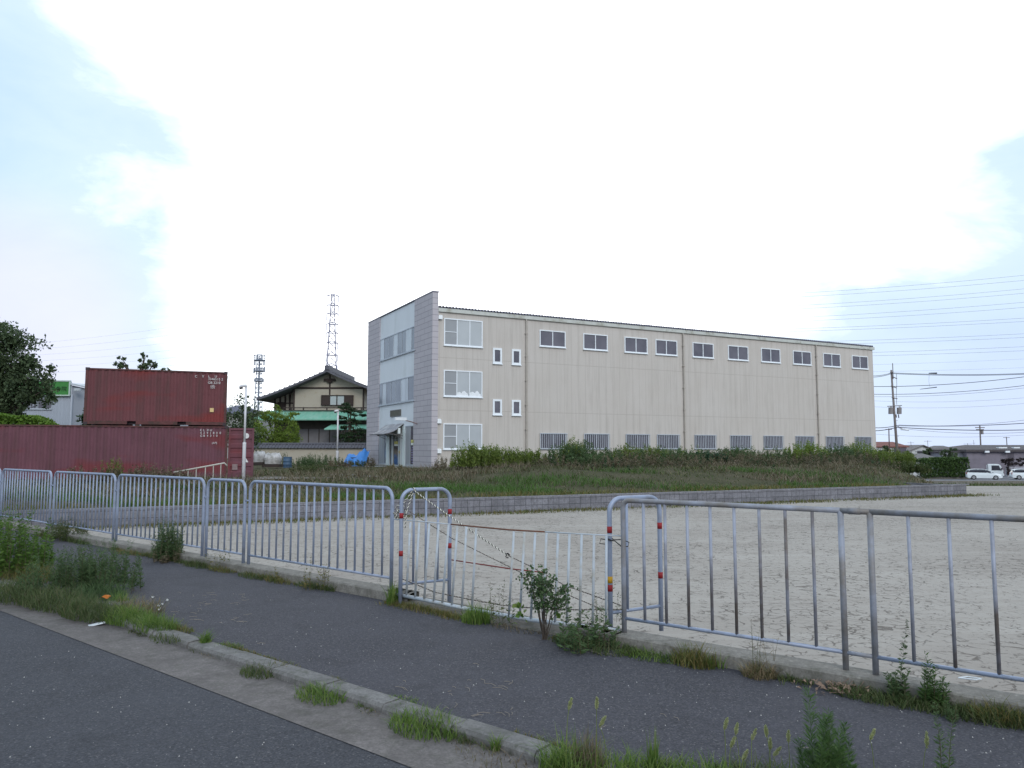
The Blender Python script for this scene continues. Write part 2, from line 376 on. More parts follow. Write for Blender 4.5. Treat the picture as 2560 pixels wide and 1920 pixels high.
# sidewalk between kerb and fence strip
fl = [(p.x, p.y, 0.0) for p in fence_path]
sheet('sidewalk', [[kp(-42, .08, 0), kp(14, .08, 0), fl[3], fl[2], fl[1], fl[0]]], m_walk)
kb = MB(); a = -40.0
while a < 12:
    L_ = .6 - random.choice([.006, .008, .02]); j = random.uniform(-.006, .006); dz = random.uniform(-.006, .008)
    v = []
    for aa in (a, a + L_):
        v += [kp(aa, -.062 + j, -.3), kp(aa, -.058 + j, -.008 + dz), kp(aa, -.042 + j, .014 + dz), kp(aa, .09, .016 + dz), kp(aa, .09, -.3)]
    kb.add(v, [(0, 1, 6, 5), (1, 2, 7, 6), (2, 3, 8, 7), (3, 4, 9, 8), (4, 3, 2, 1, 0), (5, 6, 7, 8, 9)]); a += .6
tag(kb.build('kerb', m_kerb), kind='structure')
def strip(name, path, o0, o1, z0, z1, mat, thick_to=-.5):
    b = MB(); n = len(path); vs = []
    for i, p in enumerate(path):
        t = (path[min(i + 1, n - 1)] - path[max(0, i - 1)]).normalized(); nn = Vector((-t.y, t.x, 0))
        for o, z in ((o0, thick_to), (o0, z0 - .012), (o0 + .012, z0), (o1, z1), (o1, thick_to)):
            q = p + nn * o; vs.append((q.x, q.y, z))
    fs = []
    for i in range(n - 1):
        for k in range(4): fs.append((i * 5 + k, (i + 1) * 5 + k, (i + 1) * 5 + k + 1, i * 5 + k + 1))
    b.add(vs, fs); return b.build(name, mat)
def sub(path, n=30):
    r = []
    for a, b in zip(path, path[1:]):
        for i in range(n): r.append(a.lerp(b, i / n))
    return r + [path[-1]]
wob = lambda P: [p + Vector((0, random.uniform(-.006, .006), 0)) for p in P]
tag(strip('fence_base_strip', wob(sub([Vector((p.x, p.y, 0)) for p in fence_path[:2]] + [FE.lerp(FH, .12) - Z * ZF], 40)), -.12, .10, .10, .10, m_curb), kind='structure')
tag(strip('fence_base_strip', wob(sub([Vector((p.x, p.y, 0)) for p in [FE.lerp(FH, .86)] + fence_path[2:]], 40)), -.12, .10, .10, .10, m_curb), kind='structure')
tag(strip('gateway_strip', wob(sub([FE.lerp(FH, .12) - Z * ZF, FE.lerp(FH, .86) - Z * ZF], 20)), -.14, .16, .02, .035, mat_concrete('broken_concrete', (.17, .155, .14), .5, 5, moss=.9)), kind='structure')
tag(strip('fence_ledge', wob(sub([Vector((p.x, p.y, 0)) for p in fence_path], 30)), .14, .42, -.10, -.12, m_curb), kind='structure')
# retaining wall
ZL = -.4
kW, cW = fit([onz(636, 1303, ZL), onz(1020, 1291, ZL), onz(1253, 1281, ZL), onz(1700, 1264, ZL), onz(2417, 1238, ZL)])
WR = onz(2417, 1238, ZL); WR.y = kW * WR.x + cW; WR.z = 0
wu = Vector((1, kW, 0)).normalized(); wn = Vector((-wu.y, wu.x, 0))
print('wall', kW, cW, WR)
def wp(a, b, z=0): p = WR + wu * a + wn * b; return Vector((p.x, p.y, z))
root = empty('block_wall', (WR.x, WR.y, 0), 'low weathered grey concrete block wall along the foot of the grass bank', 'wall', rz=math.atan2(wu.y, wu.x))
b = MB(); a = -75.0; i = 0
while a < -.05:
    for r_ in range(2):
        a0 = a + (0 if True else 0); dz = random.uniform(-.003, .003); dy = random.uniform(-.004, .004)
        b.box(a0 + .003, min(0, a0 + .397), dy, .15 + dy, -.55 + r_ * .30 + .0, -.55 + r_ * .30 + .296 + (dz if r_ else 0))
    a += .4; i += 1
b.box(-.15, -.002, .16, 3.0, -.55, .03)
b.build('blockwork', m_block, root)
b = MB()
for k in range(188): b.box(-75 + k * .4 + .002, -75 + k * .4 + .398, -.005, .155, .046, .085)
b.build('coping', mat_concrete('coping_concrete', (.255, .25, .275), .5, 3, moss=.4), root)
def sstep(a, b, x): t = min(1, max(0, (x - a) / (b - a))); return t * t * (3 - 2 * t)
def bank_z(a, b):
    right = sstep(-22, -14, a)              # in front of the long facade the bank is mounded
    h = .03 + (.27 * sstep(0, 24, b)) * (1 - right) + right * (.62 * sstep(.5, 11, b) - .30 * sstep(14, 22, b))
    h += .05 * math.sin(a * .9 + b * .7) * math.sin(b * .5) * sstep(0, 3, b)
    e = 1 - sstep(-6, 1.5, a - 1.15 * min(b, 28) - .2 * max(0, b - 28))
    low = zg(WR.y + wu.y * a + wn.y * b) - .06
    return low + (h - low) * e
b = MB(); As = [-110, -90, -75] + [-70 + i * 1.0 for i in range(90)] + [22, 26]; Bs = [.12, .5, 1, 1.5, 2, 3, 4, 5, 6, 7, 8, 9, 10, 11, 12, 14, 16, 18, 20, 22, 25, 28, 31, 35, 40, 50, 60, 80, 110, 160]
As = sorted(set(As + [20 + i * 1.5 for i in range(16)])); vs = [wp(a, bb, bank_z(a, bb) + random.uniform(-.015, .015)) for bb in Bs for a in As]; na = len(As)
fs = [(j * na + i, j * na + i + 1, (j + 1) * na + i + 1, (j + 1) * na + i) for j in range(len(Bs) - 1) for i in range(na - 1)]
b.add(vs, fs); tag(b.build('grass_bank', m_bank, smooth=True), kind='structure')
def bank_at(x, y):
    q = Vector((x - WR.x, y - WR.y, 0)); return bank_z(q.dot(wu), q.dot(wn))
# ================================================================ FENCE
m_pipe = M('galvanised_pipe', (.26, .30, .40), .52, .10, 8, metal=.25, spec=.5, stain=(.20, .21, .25), sfac=.25, sscale=6)
m_pipe_old = M('lichened_pipe', (.27, .29, .35), .6, .15, 9, metal=.15, spec=.4, stain=(.185, .17, .16), sfac=.6, sscale=3.2)
m_bar_old = M('stained_pipe', (.29, .31, .38), .55, .15, 9, metal=.15, spec=.4, stain=(.12, .10, .09), sfac=.45, sscale=1.6)
m_red = M('red_tape', (.26, .018, .022), .6, .1, 20); m_yel = M('yellow_tape', (.50, .27, .02), .6, .1, 20)
m_white = M('white_paint_metal', (.40, .44, .49), .5, .08, 10, spec=.4, stain=(.34, .33, .30), sfac=.3, sscale=8)
m_rust = M('rust', (.13, .055, .035), .85, .35, 18)
TF = 1.175; RP = .0205; RB = .012; ZR = .215
FG = 'galvanised pipe barrier panels beside the pavement'
def u_frame(P, Q, top, r_c, baseP, baseQ, endcurve=(True, True), extP=0, extQ=0):
    """inverted U centreline from foot P up, over and down to foot Q"""
    d = (Q - P); d.z = 0; L = d.length; d.normalize(); pts = []
    def at(s, z): return P + d * s + Z * (z - P.z)
    if endcurve[0]:
        pts += [at(0, baseP), at(0, (baseP + top) / 2), at(0, top - r_c)]
        pts += [at(r_c * (1 - math.cos(t)), top - r_c * (1 - math.sin(t))) for t in [i * PI / 16 for i in range(1, 9)]]
    else: pts += [at(-extP, top)]
    pts += [at(L * .5, top)]
    if endcurve[1]:
        pts += [at(L - r_c * (1 - math.cos(t)), top - r_c * (1 - math.sin(t))) for t in [PI / 2 - i * PI / 16 for i in range(0, 8)]]
        pts += [at(L, top - r_c), at(L, (baseQ + top) / 2), at(L, baseQ)]
    else: pts += [at(L + extQ, top)]
    return pts
def barrier(P, Q, nb, label, rc=.12, mf=None, mb=None, bases=(ZF, ZF), ends=(True, True), tape=[], rail=(ZR, ZR), group=FG, bands=True, top=TF):
    mf = mf or m_pipe; mb = mb or m_pipe
    t = empty('barrier_panel', tuple((P.x, P.y, ZF)), label, 'fence panel', group); loc = Vector((P.x, P.y, ZF))
    P = Vector((P.x, P.y, 0)); Q = Vector((Q.x, Q.y, 0)); d = (Q - P).normalized(); L = (Q - P).length
    def loc_(b, n, m, sm=True): b.v = [(x - loc.x, y - loc.y, z - loc.z) for x, y, z in b.v]; return b.build(n, m, t, smooth=sm)
    fr = MB()
    fr.tube(u_frame(P, Q, top, rc, bases[0], bases[1], ends, .0, 0), RP, 10)
    if not ends[0]: fr.tube([P + Z * bases[0], P + Z * top], RP, 10)
    if not ends[1]: fr.tube([Q + Z * bases[1], Q + Z * top], RP, 10)
    loc_(fr, 'frame', mf)
    loc_(MB().tube([P + Z * rail[0], Q + Z * rail[1]], .0145, 8), 'bottom_rail', m_pipe)
    for i in range(nb):
        s = (i + 1) / (nb + 1); q = P + d * (L * s); zr = rail[0] + (rail[1] - rail[0]) * s
        zt = top
        e = min(L * s, L - L * s)
        if e < rc: zt = top - rc * (1 - math.sqrt(max(0, 1 - (1 - e / rc) ** 2)))
        loc_(MB().tube([q + Z * zr, q + Z * zt], RB, 8), 'baluster', mb)
    for q in (P, Q):   # foot collar in the concrete
        pass
    for (which, z, m) in tape:
        q = P if which == 0 else Q
        loc_(MB().tube([q + Z * z, q + Z * (z + .055)], RP + .0015, 12), 'reflective_band', m)
    return t, loc
gate_gap = 0
xs = [(-160, -5, 13, 'leftmost galvanised barrier panel, cut by the left edge of the photo'),
      (1, 122, 17, 'galvanised barrier panel at far left behind the bright green bush'),
      (131, 282, 17, 'galvanised barrier panel behind the fluffy dark green roadside weeds'),
      (290, 505, 18, 'galvanised barrier panel with a bushy weed growing against its right half'),
      (514, 608, 5, 'narrow short galvanised barrier panel with only five bars'),
      (621, 978, 17, 'long galvanised barrier panel just left of the roped gateway')]
for i, (a, b_, n, lab) in enumerate(xs):
    P, Q = online(a, kL, cL), online(b_, kL, cL)
    t, l = barrier(P, Q, n, lab)
    if i < 5:
        Pn = online(xs[i + 1][0], kL, cL); b = MB()
        b.tube([Q + Z * (.82), Vector((Pn.x, Pn.y, ZF)) + Z * (.82)], .012, 6)
        b.v = [(x - l.x, y - l.y, z - l.z) for x, y, z in b.v]; b.build('joint_clip', m_pipe, t, smooth=True)
# short return panels at the gateway
F0 = onz(1001, 1489, ZF); F1 = atY(1125, 1224, F0.y * 1.035)
F0.z = F1.z = 0
barrier(F0, F1, 3, 'short return barrier panel with red bands tied up with striped rope', tape=[(1, .905 - .0, m_red), (1, .545, m_red), (0, .885, m_red), (0, .50, m_red)], bases=(.0, -.05), group='short return panels at the gateway', top=TF)
Gp0 = onz(1526.5, 1567, ZF); Gp1 = atY(1648, 1247, Gp0.y * 1.045)
Gp0.z = Gp1.z = 0
barrier(Gp0, Gp1, 2, 'short return barrier panel with red and yellow bands right of the sagging gate', tape=[(0, .885, m_red), (0, .465, m_yel), (0, .395, m_red), (1, .89, m_red), (1, .455, m_red)], bases=(.0, .0), group='short return panels at the gateway', top=TF)
H0, H1 = online(1561, kR, cR), online(2115, kR, cR); I0, I1 = online(2190, kR, cR), online(2190, kR, cR) + urx * 2.35
barrier(H0, H1, 8, 'barrier panel with lichen-dark top rail, nearest right of the gateway', rc=.06, mf=m_pipe_old, mb=m_bar_old, ends=(True, False))
t, l = barrier(I0, I1, 9, 'barrier panel with brown stained bars running off the right edge', mf=m_pipe_old, mb=m_bar_old, ends=(False, False))
for q0, q1, rr, nm in ((H1 + Z * (TF - ZF), I0 + Z * (TF - ZF), RP, 'joint_rail'), (H1 + Z * (ZR - ZF), I0 + Z * (ZR - ZF), .0145, 'joint_rail'), (H1 + urx * .05 + Z * (TF - ZF), H1 + urx * .13 + Z * (TF - ZF), RP + .003, 'joint_sleeve')):
    b = MB(); b.tube([q0, q1], rr, 12); b.v = [(x - l.x, y - l.y, z - l.z) for x, y, z in b.v]; b.build(nm, m_pipe_old, t, smooth=True)
# sagging white gate
GA = onz(996, 1488, .085); GB = onz(1546, 1578, .085)
gN = (GB - GA).cross(Z).normalized()
if gN.y > 0: gN = -gN
GO = GA + gN * .03
def gz(zx, zy, off=0): return onpl(940 + zx * .31345, 1160 + zy * .31345, GO + gN * off, gN)
gt = empty('lattice_gate', tuple(GA), 'sagging white metal lattice gate with a rusty middle, tied across the gateway', 'gate')
def gpart(b, n, m, sm=True): b.v = [(x - GA.x, y - GA.y, z - GA.z) for x, y, z in b.v]; return b.build(n, m, gt, smooth=sm)
gpart(MB().tube([gz(140, 440), gz(360, 458), gz(600, 481)], .006, 6), 'top_rail', m_white)
gpart(MB().tube([gz(1345, 541), gz(1600, 556), gz(1960, 574)], .006, 6), 'top_rail', m_white)
gpart(MB().tube([gz(598, 481), gz(800, 500), gz(1060, 525), gz(1348, 541)], .0075, 6), 'rusty_top_rail', m_rust)
gpart(MB().tube([gz(604, 765), gz(800, 795), gz(1090, 838), gz(1340, 865)], .006, 6), 'middle_rail', M('red_rust', (.16, .03, .03), .8, .3, 15))
gpart(MB().tube([gz(175, 1040), gz(700, 1150), gz(860, 1180), gz(1250, 1245), gz(1935, 1330)], .019, 10), 'bottom_rail', m_white)
for (tx, ty, bx, by) in [(205, 450, 185, 1035), (275, 465, 242, 1045), (345, 470, 312, 1062), (425, 475, 385, 1078), (500, 482, 460, 1095), (580, 485, 530, 1108), (650, 492, 605, 1125), (722, 500, 685, 1140), (800, 515, 765, 1155), (1100, 540, 1060, 1210), (1185, 545, 1147, 1222), (1270, 548, 1235, 1236), (1360, 552, 1335, 1250), (1452, 556, 1428, 1262), (1543, 560, 1522, 1275), (1640, 563, 1625, 1292), (1740, 568, 1728, 1304), (1838, 572, 1835, 1320)]:
    gpart(MB().tube([gz(tx, ty, .008), gz(bx, by, .008)], .012, 6), 'slat', m_white, True)
# ropes: two twisted strands, black and white
m_ropw = M('white_strand', (.72, .70, .62), .9, .15, 40); m_ropb = M('black_strand', (.025, .024, .024), .9, .2, 40)
m_ropo = M('weathered_strand', (.24, .20, .17), .95, .3, 40)
def densify(pts, step=.011, sag=0):
    out = []
    for k, (a, b) in enumerate(zip(pts, pts[1:])):
        n = max(2, int((b - a).length / step))
        for i in range(n): t = i / n; out.append(a.lerp(b, t) - Z * sag * 4 * t * (1 - t))
    return out + [pts[-1]]
def rope(name, pts, label, r=.0048, sag=0, mw=None, pitch=.045, cat='rope'):
    c = densify(pts, .011, sag); o = c[0].copy(); root = empty(name, tuple(o), label, cat)
    for ph, mm, nm in ((0, mw or m_ropw, 'light_strand'), (PI, m_ropb, 'dark_strand')):
        P = []; s = 0
        for i, p in enumerate(c):
            t = (c[min(i + 1, len(c) - 1)] - c[max(i - 1, 0)]).normalized(); a = t.cross(Z if abs(t.z) < .9 else X).normalized(); b_ = t.cross(a)
            if i: s += (p - c[i - 1]).length
            an = 2 * PI * s / pitch + ph; P.append(p - o + (a * math.cos(an) + b_ * math.sin(an)) * r * .75)
        MB().tube(P, r * .8, 5).build(nm, mm, root, smooth=True)
    return root
Fd = F0.lerp(F1, .27); Fd.z = TF
kn_ = gz(1055, 730, -.05)
rope('striped_rope', [Fd + gN * .03, kn_], 'black and white twisted rope running from the return panel down to a knot', sag=.01)
rope('striped_rope', [kn_, gz(1230, 815, -.06), gz(1500, 965, -.08), gz(1960, 1130, -.1)], 'thin dark rope descending from the knot to the right gatepost', r=.0036, mw=m_ropo)
rope('striped_rope', [gz(245, 365, -.04), gz(600, 590, -.04), gz(1100, 838, -.05), gz(1500, 1030, -.07), gz(1810, 1162, -.08)], 'long diagonal rope crossing behind the gate slats from the tangle', r=.0034, mw=m_ropo)
rope('striped_rope', [gz(205, 915, -.05), gz(330, 965, -.06), gz(480, 1025, -.08), gz(750, 1080, -.1), gz(1000, 1125, -.1), gz(1400, 1162, -.1), gz(1960, 1162, -.12)], 'slack weathered rope trailing low along the gateway ground', r=.0042, mw=m_ropo)
# knot and tangle
b = MB()
def curl(c, R, n, r, seed, ax=(1, 1, 1)):
    rd = random.Random(seed); P = []
    for i in range(n): P.append(c + Vector((rd.uniform(-R, R) * ax[0], rd.uniform(-R, R) * ax[1], rd.uniform(-R, R) * ax[2])))
    # smooth
    S = []
    for i in range(1, n - 1):
        for k in range(5): t = k / 5; S.append((P[i - 1] + P[i]) * .5 * (1 - t) ** 2 + P[i] * 2 * t * (1 - t) + (P[i] + P[i + 1]) * .5 * t * t)
    return S
kb_ = MB().tube(curl(kn_, .03, 12, .004, 3), .0042, 5); tag(kb_.build('rope_knot', m_ropb, None, True, loc=tuple(kn_)), 'small frayed dark knot where two ropes meet in mid gateway', 'knot')
tc_ = gz(190, 385, -.02)
rope('rope_tangle', curl(tc_, .085, 22, .005, 5, (.8, .3, 1)), 'tangle of black and white rope knotted round the left gatepost', r=.0042, cat='rope tangle')
rope('striped_rope', [Fd + gN * .03, gz(205, 330, .02)], 'upper striped rope strand from the tie point to the tangle', sag=.005, r=.0042)
rope('striped_rope', [Fd + gN * .035 - Z * .03, gz(245, 375, .03), gz(235, 470, .03), gz(230, 510, .02)], 'lower striped rope strand hanging past the tangle with a loose end', sag=.005, r=.0042)
rope('tie_loop', [Fd + gN * .03 + Vector((.028 * math.cos(t), 0, .03 * math.sin(t) - .012)) for t in [i * PI / 5 for i in range(11)]], 'striped rope loop around the top rail of the return panel', r=.005)
Gt = Vector((Gp0.x, Gp0.y, 0)) + Z * .83
P = [Gt + Vector((.028 * math.cos(t), .028 * math.sin(t), .008 * math.sin(2 * t))) for t in [i * PI / 6 for i in range(25)]]
P += [Gt + Vector((.04, -.03, 0)), Gt + Vector((.10, -.04, .005)), Gt + Vector((.16, -.04, -.02)), Gt + Vector((.15, -.04, -.055)), Gt + Vector((.09, -.04, -.05)), Gt + Vector((.04, -.03, -.01)), Gt + Vector((-.08, -.04, .01)), Gt + Vector((-.09, -.04, -.03)), Gt + Vector((-.04, -.04, -.035))]
tag(MB().tube(P, .0045, 5).build('wire_tie', M('black_wire', (.02, .018, .018), .6, .2, 20), None, True, loc=tuple(Gt)), 'black wire loops tying the white gate to the banded post', 'wire tie')
# ================================================================ FACTORY BUILDING
PHI = math.atan2(.462, .887)
r0 = ray(1077, 1122.5); BO = Vector((r0.x * 50 / r0.y, 50, 0))
bs = Vector((math.cos(PHI), math.sin(PHI), 0)); bt = Vector((-bs.y, bs.x, 0))
def side(x, y): q = onpl(x, y, BO, bt) - BO; return q.dot(bs), q.z
def front(x, y): q = onpl(x, y, BO, bs) - BO; return q.dot(bt), q.z
Lb = side(2184, 950)[0]; Wb = front(919, 950)[0]
zt_ = front(1078, 731)[1]; ze = side(1095, 769)[1]
print('building', Lb, Wb, zt_, ze, BO)
def mat_alc():
    m, nt, out = nt_new('precast_panel'); v = mapping(nt); s = nt.nodes.new('ShaderNodeSeparateXYZ'); nt.links.new(v, s.inputs[0])
    def line(src, per, w, off=0):
        f = math_(nt, 'FRACT', math_(nt, 'ADD', math_(nt, 'DIVIDE', src, per), off)); return math_(nt, 'LESS_THAN', f, w / per)
    vl = line(s.outputs[0], .6, .028, .1)
    h1 = math_(nt, 'COMPARE', s.outputs[2], 7.62, .022); h2 = math_(nt, 'COMPARE', s.outputs[2], 4.15, .022)
    ln = math_(nt, 'MAXIMUM', vl, math_(nt, 'MAXIMUM', h1, h2))
    pid = math_(nt, 'FLOOR', math_(nt, 'DIVIDE', s.outputs[0], .6)); wn = nt.nodes.new('ShaderNodeTexWhiteNoise'); wn.noise_dimensions = '1D'; nt.links.new(pid, wn.inputs['W'])
    n1 = noise(nt, v, .35, 5, .6); vs = mapping(nt, (2.2, 2.2, .16)); n2 = noise(nt, vs, 1.5, 6, .65); n3 = noise(nt, v, 14, 4, .7)
    c = ramp(nt, n1, [(.3, (.51, .465, .43)), (.7, (.545, .505, .475))])
    c = mix(nt, ramp(nt, n2, [(.48, (0, 0, 0)), (.75, (.6, .6, .6))]), c, (.37, .335, .305))
    c = mix(nt, math_(nt, 'MULTIPLY', wn.outputs[0], .12), c, (.40, .37, .33))
    c = mix(nt, ramp(nt, n3, [(.4, (0, 0, 0)), (.7, (.15, .15, .15))]), c, (.36, .33, .30))
    # patchy darker tone towards the ground
    c = mix(nt, math_(nt, 'MULTIPLY', ramp(nt, s.outputs[2], [(0, (1, 1, 1)), (1, (0, 0, 0))]), ramp(nt, noise(nt, v, 1.2, 6, .7), [(.35, (0, 0, 0)), (.7, (.6, .6, .6))])), c, (.27, .25, .2))
    c = mix(nt, math_(nt, 'MULTIPLY', ln, .27), c, (.22, .19, .16))
    bsdf(nt, out, c, .9, 0, .2, math_(nt, 'SUBTRACT', n3, ln), .25, .01); return m
m_alc = mat_alc()
def mat_tile():
    m, nt, out = nt_new('grooved_stone_cladding'); tc = nt.nodes.new('ShaderNodeTexCoord')
    s = nt.nodes.new('ShaderNodeSeparateXYZ'); nt.links.new(tc.outputs['Object'], s.inputs[0])
    cb = nt.nodes.new('ShaderNodeCombineXYZ'); nt.links.new(math_(nt, 'SUBTRACT', s.outputs[1], s.outputs[0]), cb.inputs[0]); nt.links.new(s.outputs[2], cb.inputs[1])
    bt_ = nt.nodes.new('ShaderNodeTexBrick'); nt.links.new(cb.outputs[0], bt_.inputs['Vector']); bt_.inputs['Scale'].default_value = 1
    bt_.inputs['Brick Width'].default_value = 1.35; bt_.inputs['Row Height'].default_value = .372; bt_.inputs['Mortar Size'].default_value = .016
    bt_.inputs['Color1'].default_value = (.44, .41, .44, 1); bt_.inputs['Color2'].default_value = (.48, .445, .475, 1); bt_.inputs['Mortar'].default_value = (.22, .20, .23, 1)
    n3 = noise(nt, tc.outputs['Object'], 10, 5, .7)
    c = mix(nt, ramp(nt, n3, [(.35, (0, 0, 0)), (.7, (.3, .3, .3))]), bt_.outputs[0], (.36, .34, .36))
    bsdf(nt, out, c, .85, 0, .25, bt_.outputs['Fac'], -.5, .02); return m
m_tile = mat_tile()
m_facade = M('pale_blue_render', (.64, .67, .71), .8, .04, .8, stain=(.55, .58, .60), sfac=.2, sscale=.6, stretch=(1, 1, .4))
m_alu = M('white_aluminium', (.76, .79, .83), .45, .05, 5, spec=.5)
m_alug = M('grey_aluminium', (.36, .39, .44), .45, .08, 5, spec=.5)
def mat_glass(name, c1, c2, rough=.12, scale=.6):
    m, nt, out = nt_new(name); v = mapping(nt); n = noise(nt, v, scale, 3); c = ramp(nt, n, [(.35, c1), (.65, c2)])
    n2 = noise(nt, v, 1.1, 2)
    bsdf(nt, out, c, rough, 0, .6, n2, .04, .02); MATS[name] = m; return m
g_blind = mat_glass('blind_behind_glass', (.38, .40, .42), (.43, .45, .47))
g_screen = mat_glass('insect_screen', (.26, .27, .29), (.29, .30, .32), .5)
g_dark = mat_glass('dark_window_glass', (.07, .065, .085), (.12, .11, .135))
g_door = mat_glass('dark_door_glass', (.03, .028, .03), (.05, .045, .045))
g_ribbon = mat_glass('ribbon_glass', (.10, .115, .145), (.17, .19, .225))
g_ribbonw = mat_glass('curtained_ribbon_glass', (.36, .40, .44), (.45, .49, .53))
m_white_cloth = M('white_bundles', (.75, .77, .8), .9, .1, 8)
fac = empty('factory_building', (BO.x, BO.y, 0), 'long three-storey cream panel factory with a mauve and pale blue end facade', 'building', rz=PHI)
O0 = (0, 0, 0); U = (1, 0, 0); Nn = (0, -1, 0)
SL = .42    # thickness of the end facade slab
b = MB(); b.box(SL, Lb, 0, Wb, -.6, ze - .05); b.build('wall', m_alc, fac)
MB().box(SL, Lb + .02, -.03, -.002, -.6, .33).build('plinth', M('plinth_concrete', (.33, .32, .30), .9, .15, 2), fac)
# end facade slab: two clad piers, the render panel between
zb = -.6; tA = front(1035, 900)[0]; tB = front(948.5, 900)[0]
print('piers', tA, tB)
MB().box(0, SL, -.10, tA, .42, zt_).build('clad_pier', m_tile, fac); MB().box(0, SL, tB, Wb + .08, .42, zt_).build('clad_pier', m_tile, fac)
MB().box(.06, SL, tA, tB, .42, zt_ - .03).build('render_panel', m_facade, fac)
MB().box(-.02, SL + .03, -.13, Wb + .11, zt_ + .002, zt_ + .07).build('parapet_cap', M('cap_metal', (.20, .19, .23), .5, .1, 3), fac)
MB().box(-.015, SL, -.09, Wb + .07, -.6, .418).build('base_course', M('base_course_stone', (.40, .39, .385), .9, .12, 2, stain=(.27, .26, .22), sfac=.5), fac)
# corrugated roof
b = MB(); per = .235; n = int((Lb + .1 - SL) / per); prof = []
for i in range(n):
    x0 = SL + .02 + i * per
    prof += [(x0, 0), (x0 + per * .2, .12), (x0 + per * .48, .12), (x0 + per * .72, 0)]
prof.append((SL + .02 + n * per, 0))
m_ = len(prof); ridge = Wb / 2
rows = [(-.16, ze), (ridge, ze + .42), (Wb + .16, ze)]
vs = [(x, y, z + h) for (y, z) in rows for (x, h) in prof]
fs = [(j * m_ + i, j * m_ + i + 1, (j + 1) * m_ + i + 1, (j + 1) * m_ + i) for j in range(2) for i in range(m_ - 1)]
b.add(vs, fs); ro = b.build('roof', M('roof_metal', (.22, .21, .27), .5, .1, 2, metal=.3), fac)
so_ = ro.modifiers.new('s', 'SOLIDIFY'); so_.thickness = .012
MB().box(SL, Lb + .14, -.13, -.004, ze - .27, ze - .02).box(Lb + .002, Lb + .12, 0, Wb, ze - .27, ze - .02).build('gutter', M('gutter_metal', (.50, .51, .48), .55, .08, 3, stain=(.32, .31, .26), sfac=.3), fac)
m_dp = M('downpipe_paint', (.36, .325, .29), .6, .1, 3)
for xp in (1314.5, 1708, 2041):
    s_ = side(xp, 960)[0]; b = MB().tube([(s_, -.1, .0), (s_, -.1, ze - .42), (s_, -.06, ze - .25)], .058, 8)
    for z in (1.2, 2.9, 4.6, 6.3, 8.0, 9.6): b.box(s_ - .09, s_ + .09, -.17, -.002, z, z + .05)
    b.build('downpipe', m_dp, fac, smooth=False)
for (xa, ya) in ((1099.5, 794), (1096.5, 1054), (1096.5, 1128.5)):
    s_, z_ = side(xa, ya); o = MB().box(s_ - .13, s_ + .13, -.17, -.002, z_ - .12, z_ + .13).add([(s_ - .13, -.17, z_ + .13), (s_ + .13, -.17, z_ + .13), (s_ + .13, -.002, z_ + .18), (s_ - .13, -.002, z_ + .18)], [(0, 1, 2, 3)]).build('vent_hood', M('white_hood', (.8, .82, .84), .5, .04, 5), fac)
s_, z_ = side(1096, 1153.5); MB().tube([(s_, 0, z_), (s_, -.09, z_), (s_, -.1, z_ - .06)], .035, 8).build('wall_tap', m_alug, fac)
def window(root, O, U, N, u0, u1, z0, z1, cuts, glass, fm, fw=.055, prot=.06, sill=True, grille=False, meet=None):
    """cuts: mullion positions 0..1; glass: list of materials per pane"""
    f = MB(); f.ring(O, U, N, u0, u1, z0, z1, .003, prot, fw)
    W = u1 - u0
    for c in cuts: f.fbox(O, U, N, u0 + W * c - .028, u0 + W * c + .028, z0 + fw + .001, z1 - fw - .001, .004, prot - .012)
    fo = f.build('window', fm, root)
    e = [0] + list(cuts) + [1]
    for i in range(len(e) - 1):
        g = glass[i % len(glass)]
        MB().fbox(O, U, N, u0 + W * e[i] + .03, u0 + W * e[i + 1] - .03, z0 + fw - .01, z1 - fw + .01, .006, .018 + .008 * (i % 2)).build('pane', g, fo)
    if sill: MB().fbox(O, U, N, u0 - .03, u1 + .03, z0 - .06, z0 - .002, .003, prot + .05).build('sill', fm, fo)
    if grille:
        gb = MB(); nb = 13
        gb.fbox(O, U, N, u0 - .05, u1 + .05, z1 - .02, z1 + .02, prot + .05, prot + .09); gb.fbox(O, U, N, u0 - .05, u1 + .05, z0 - .02, z0 + .02, prot + .05, prot + .09)
        for i in range(nb + 1): x = u0 - .04 + (W + .08) * i / nb; gb.fbox(O, U, N, x - .013, x + .013, z0 + .021, z1 - .021, prot + .055, prot + .08)
        gb.build('security_grille', M('grille_grey_paint', (.50, .53, .58), .5, .06, 5), fo)
    return fo
# big three-light windows
for (y0, y1, k) in ((795, 863, 0), (924.5, 991, 1), (1058.5, 1123.5, 2)):
    sA = side(1109, 900)[0]; sB = side(1205.5, 900)[0]; zT = side(1109, y0)[1]; zB = side(1109, y1 + (-.5))[1]
    w = window(fac, O0, U, Nn, sA, sB, zB, zT, (.335, .665), [g_screen, g_blind, g_blind], m_alu, .07)
    MB().fbox(O0, U, Nn, sA + .06, sA + (sB - sA) * .33, (zB + zT) / 2 - .02, (zB + zT) / 2 + .02, .02, .05).build('screen_rail', m_alu, w)
    if k == 1:
        b = MB()
        for (uu, hh, ww) in ((.40, .26, .16), (.52, .34, .15), (.58, .22, .1), (.74, .30, .18), (.86, .38, .14), (.92, .2, .1)):
            u_ = sA + (sB - sA) * uu; W_ = (sB - sA) * ww
            pts = [(u_ - W_ / 2, zB + .06), (u_ + W_ / 2, zB + .06), (u_ + W_ * .38, zB + .06 + hh * .7), (u_ + W_ * .05, zB + .06 + hh), (u_ - W_ * .3, zB + .06 + hh * .8)]
            b.prism(pts, lambda p, q, t: (p, -t, q), .02, .034 + .003 * uu)
        b.build('stacked_bundles', m_white_cloth, w)
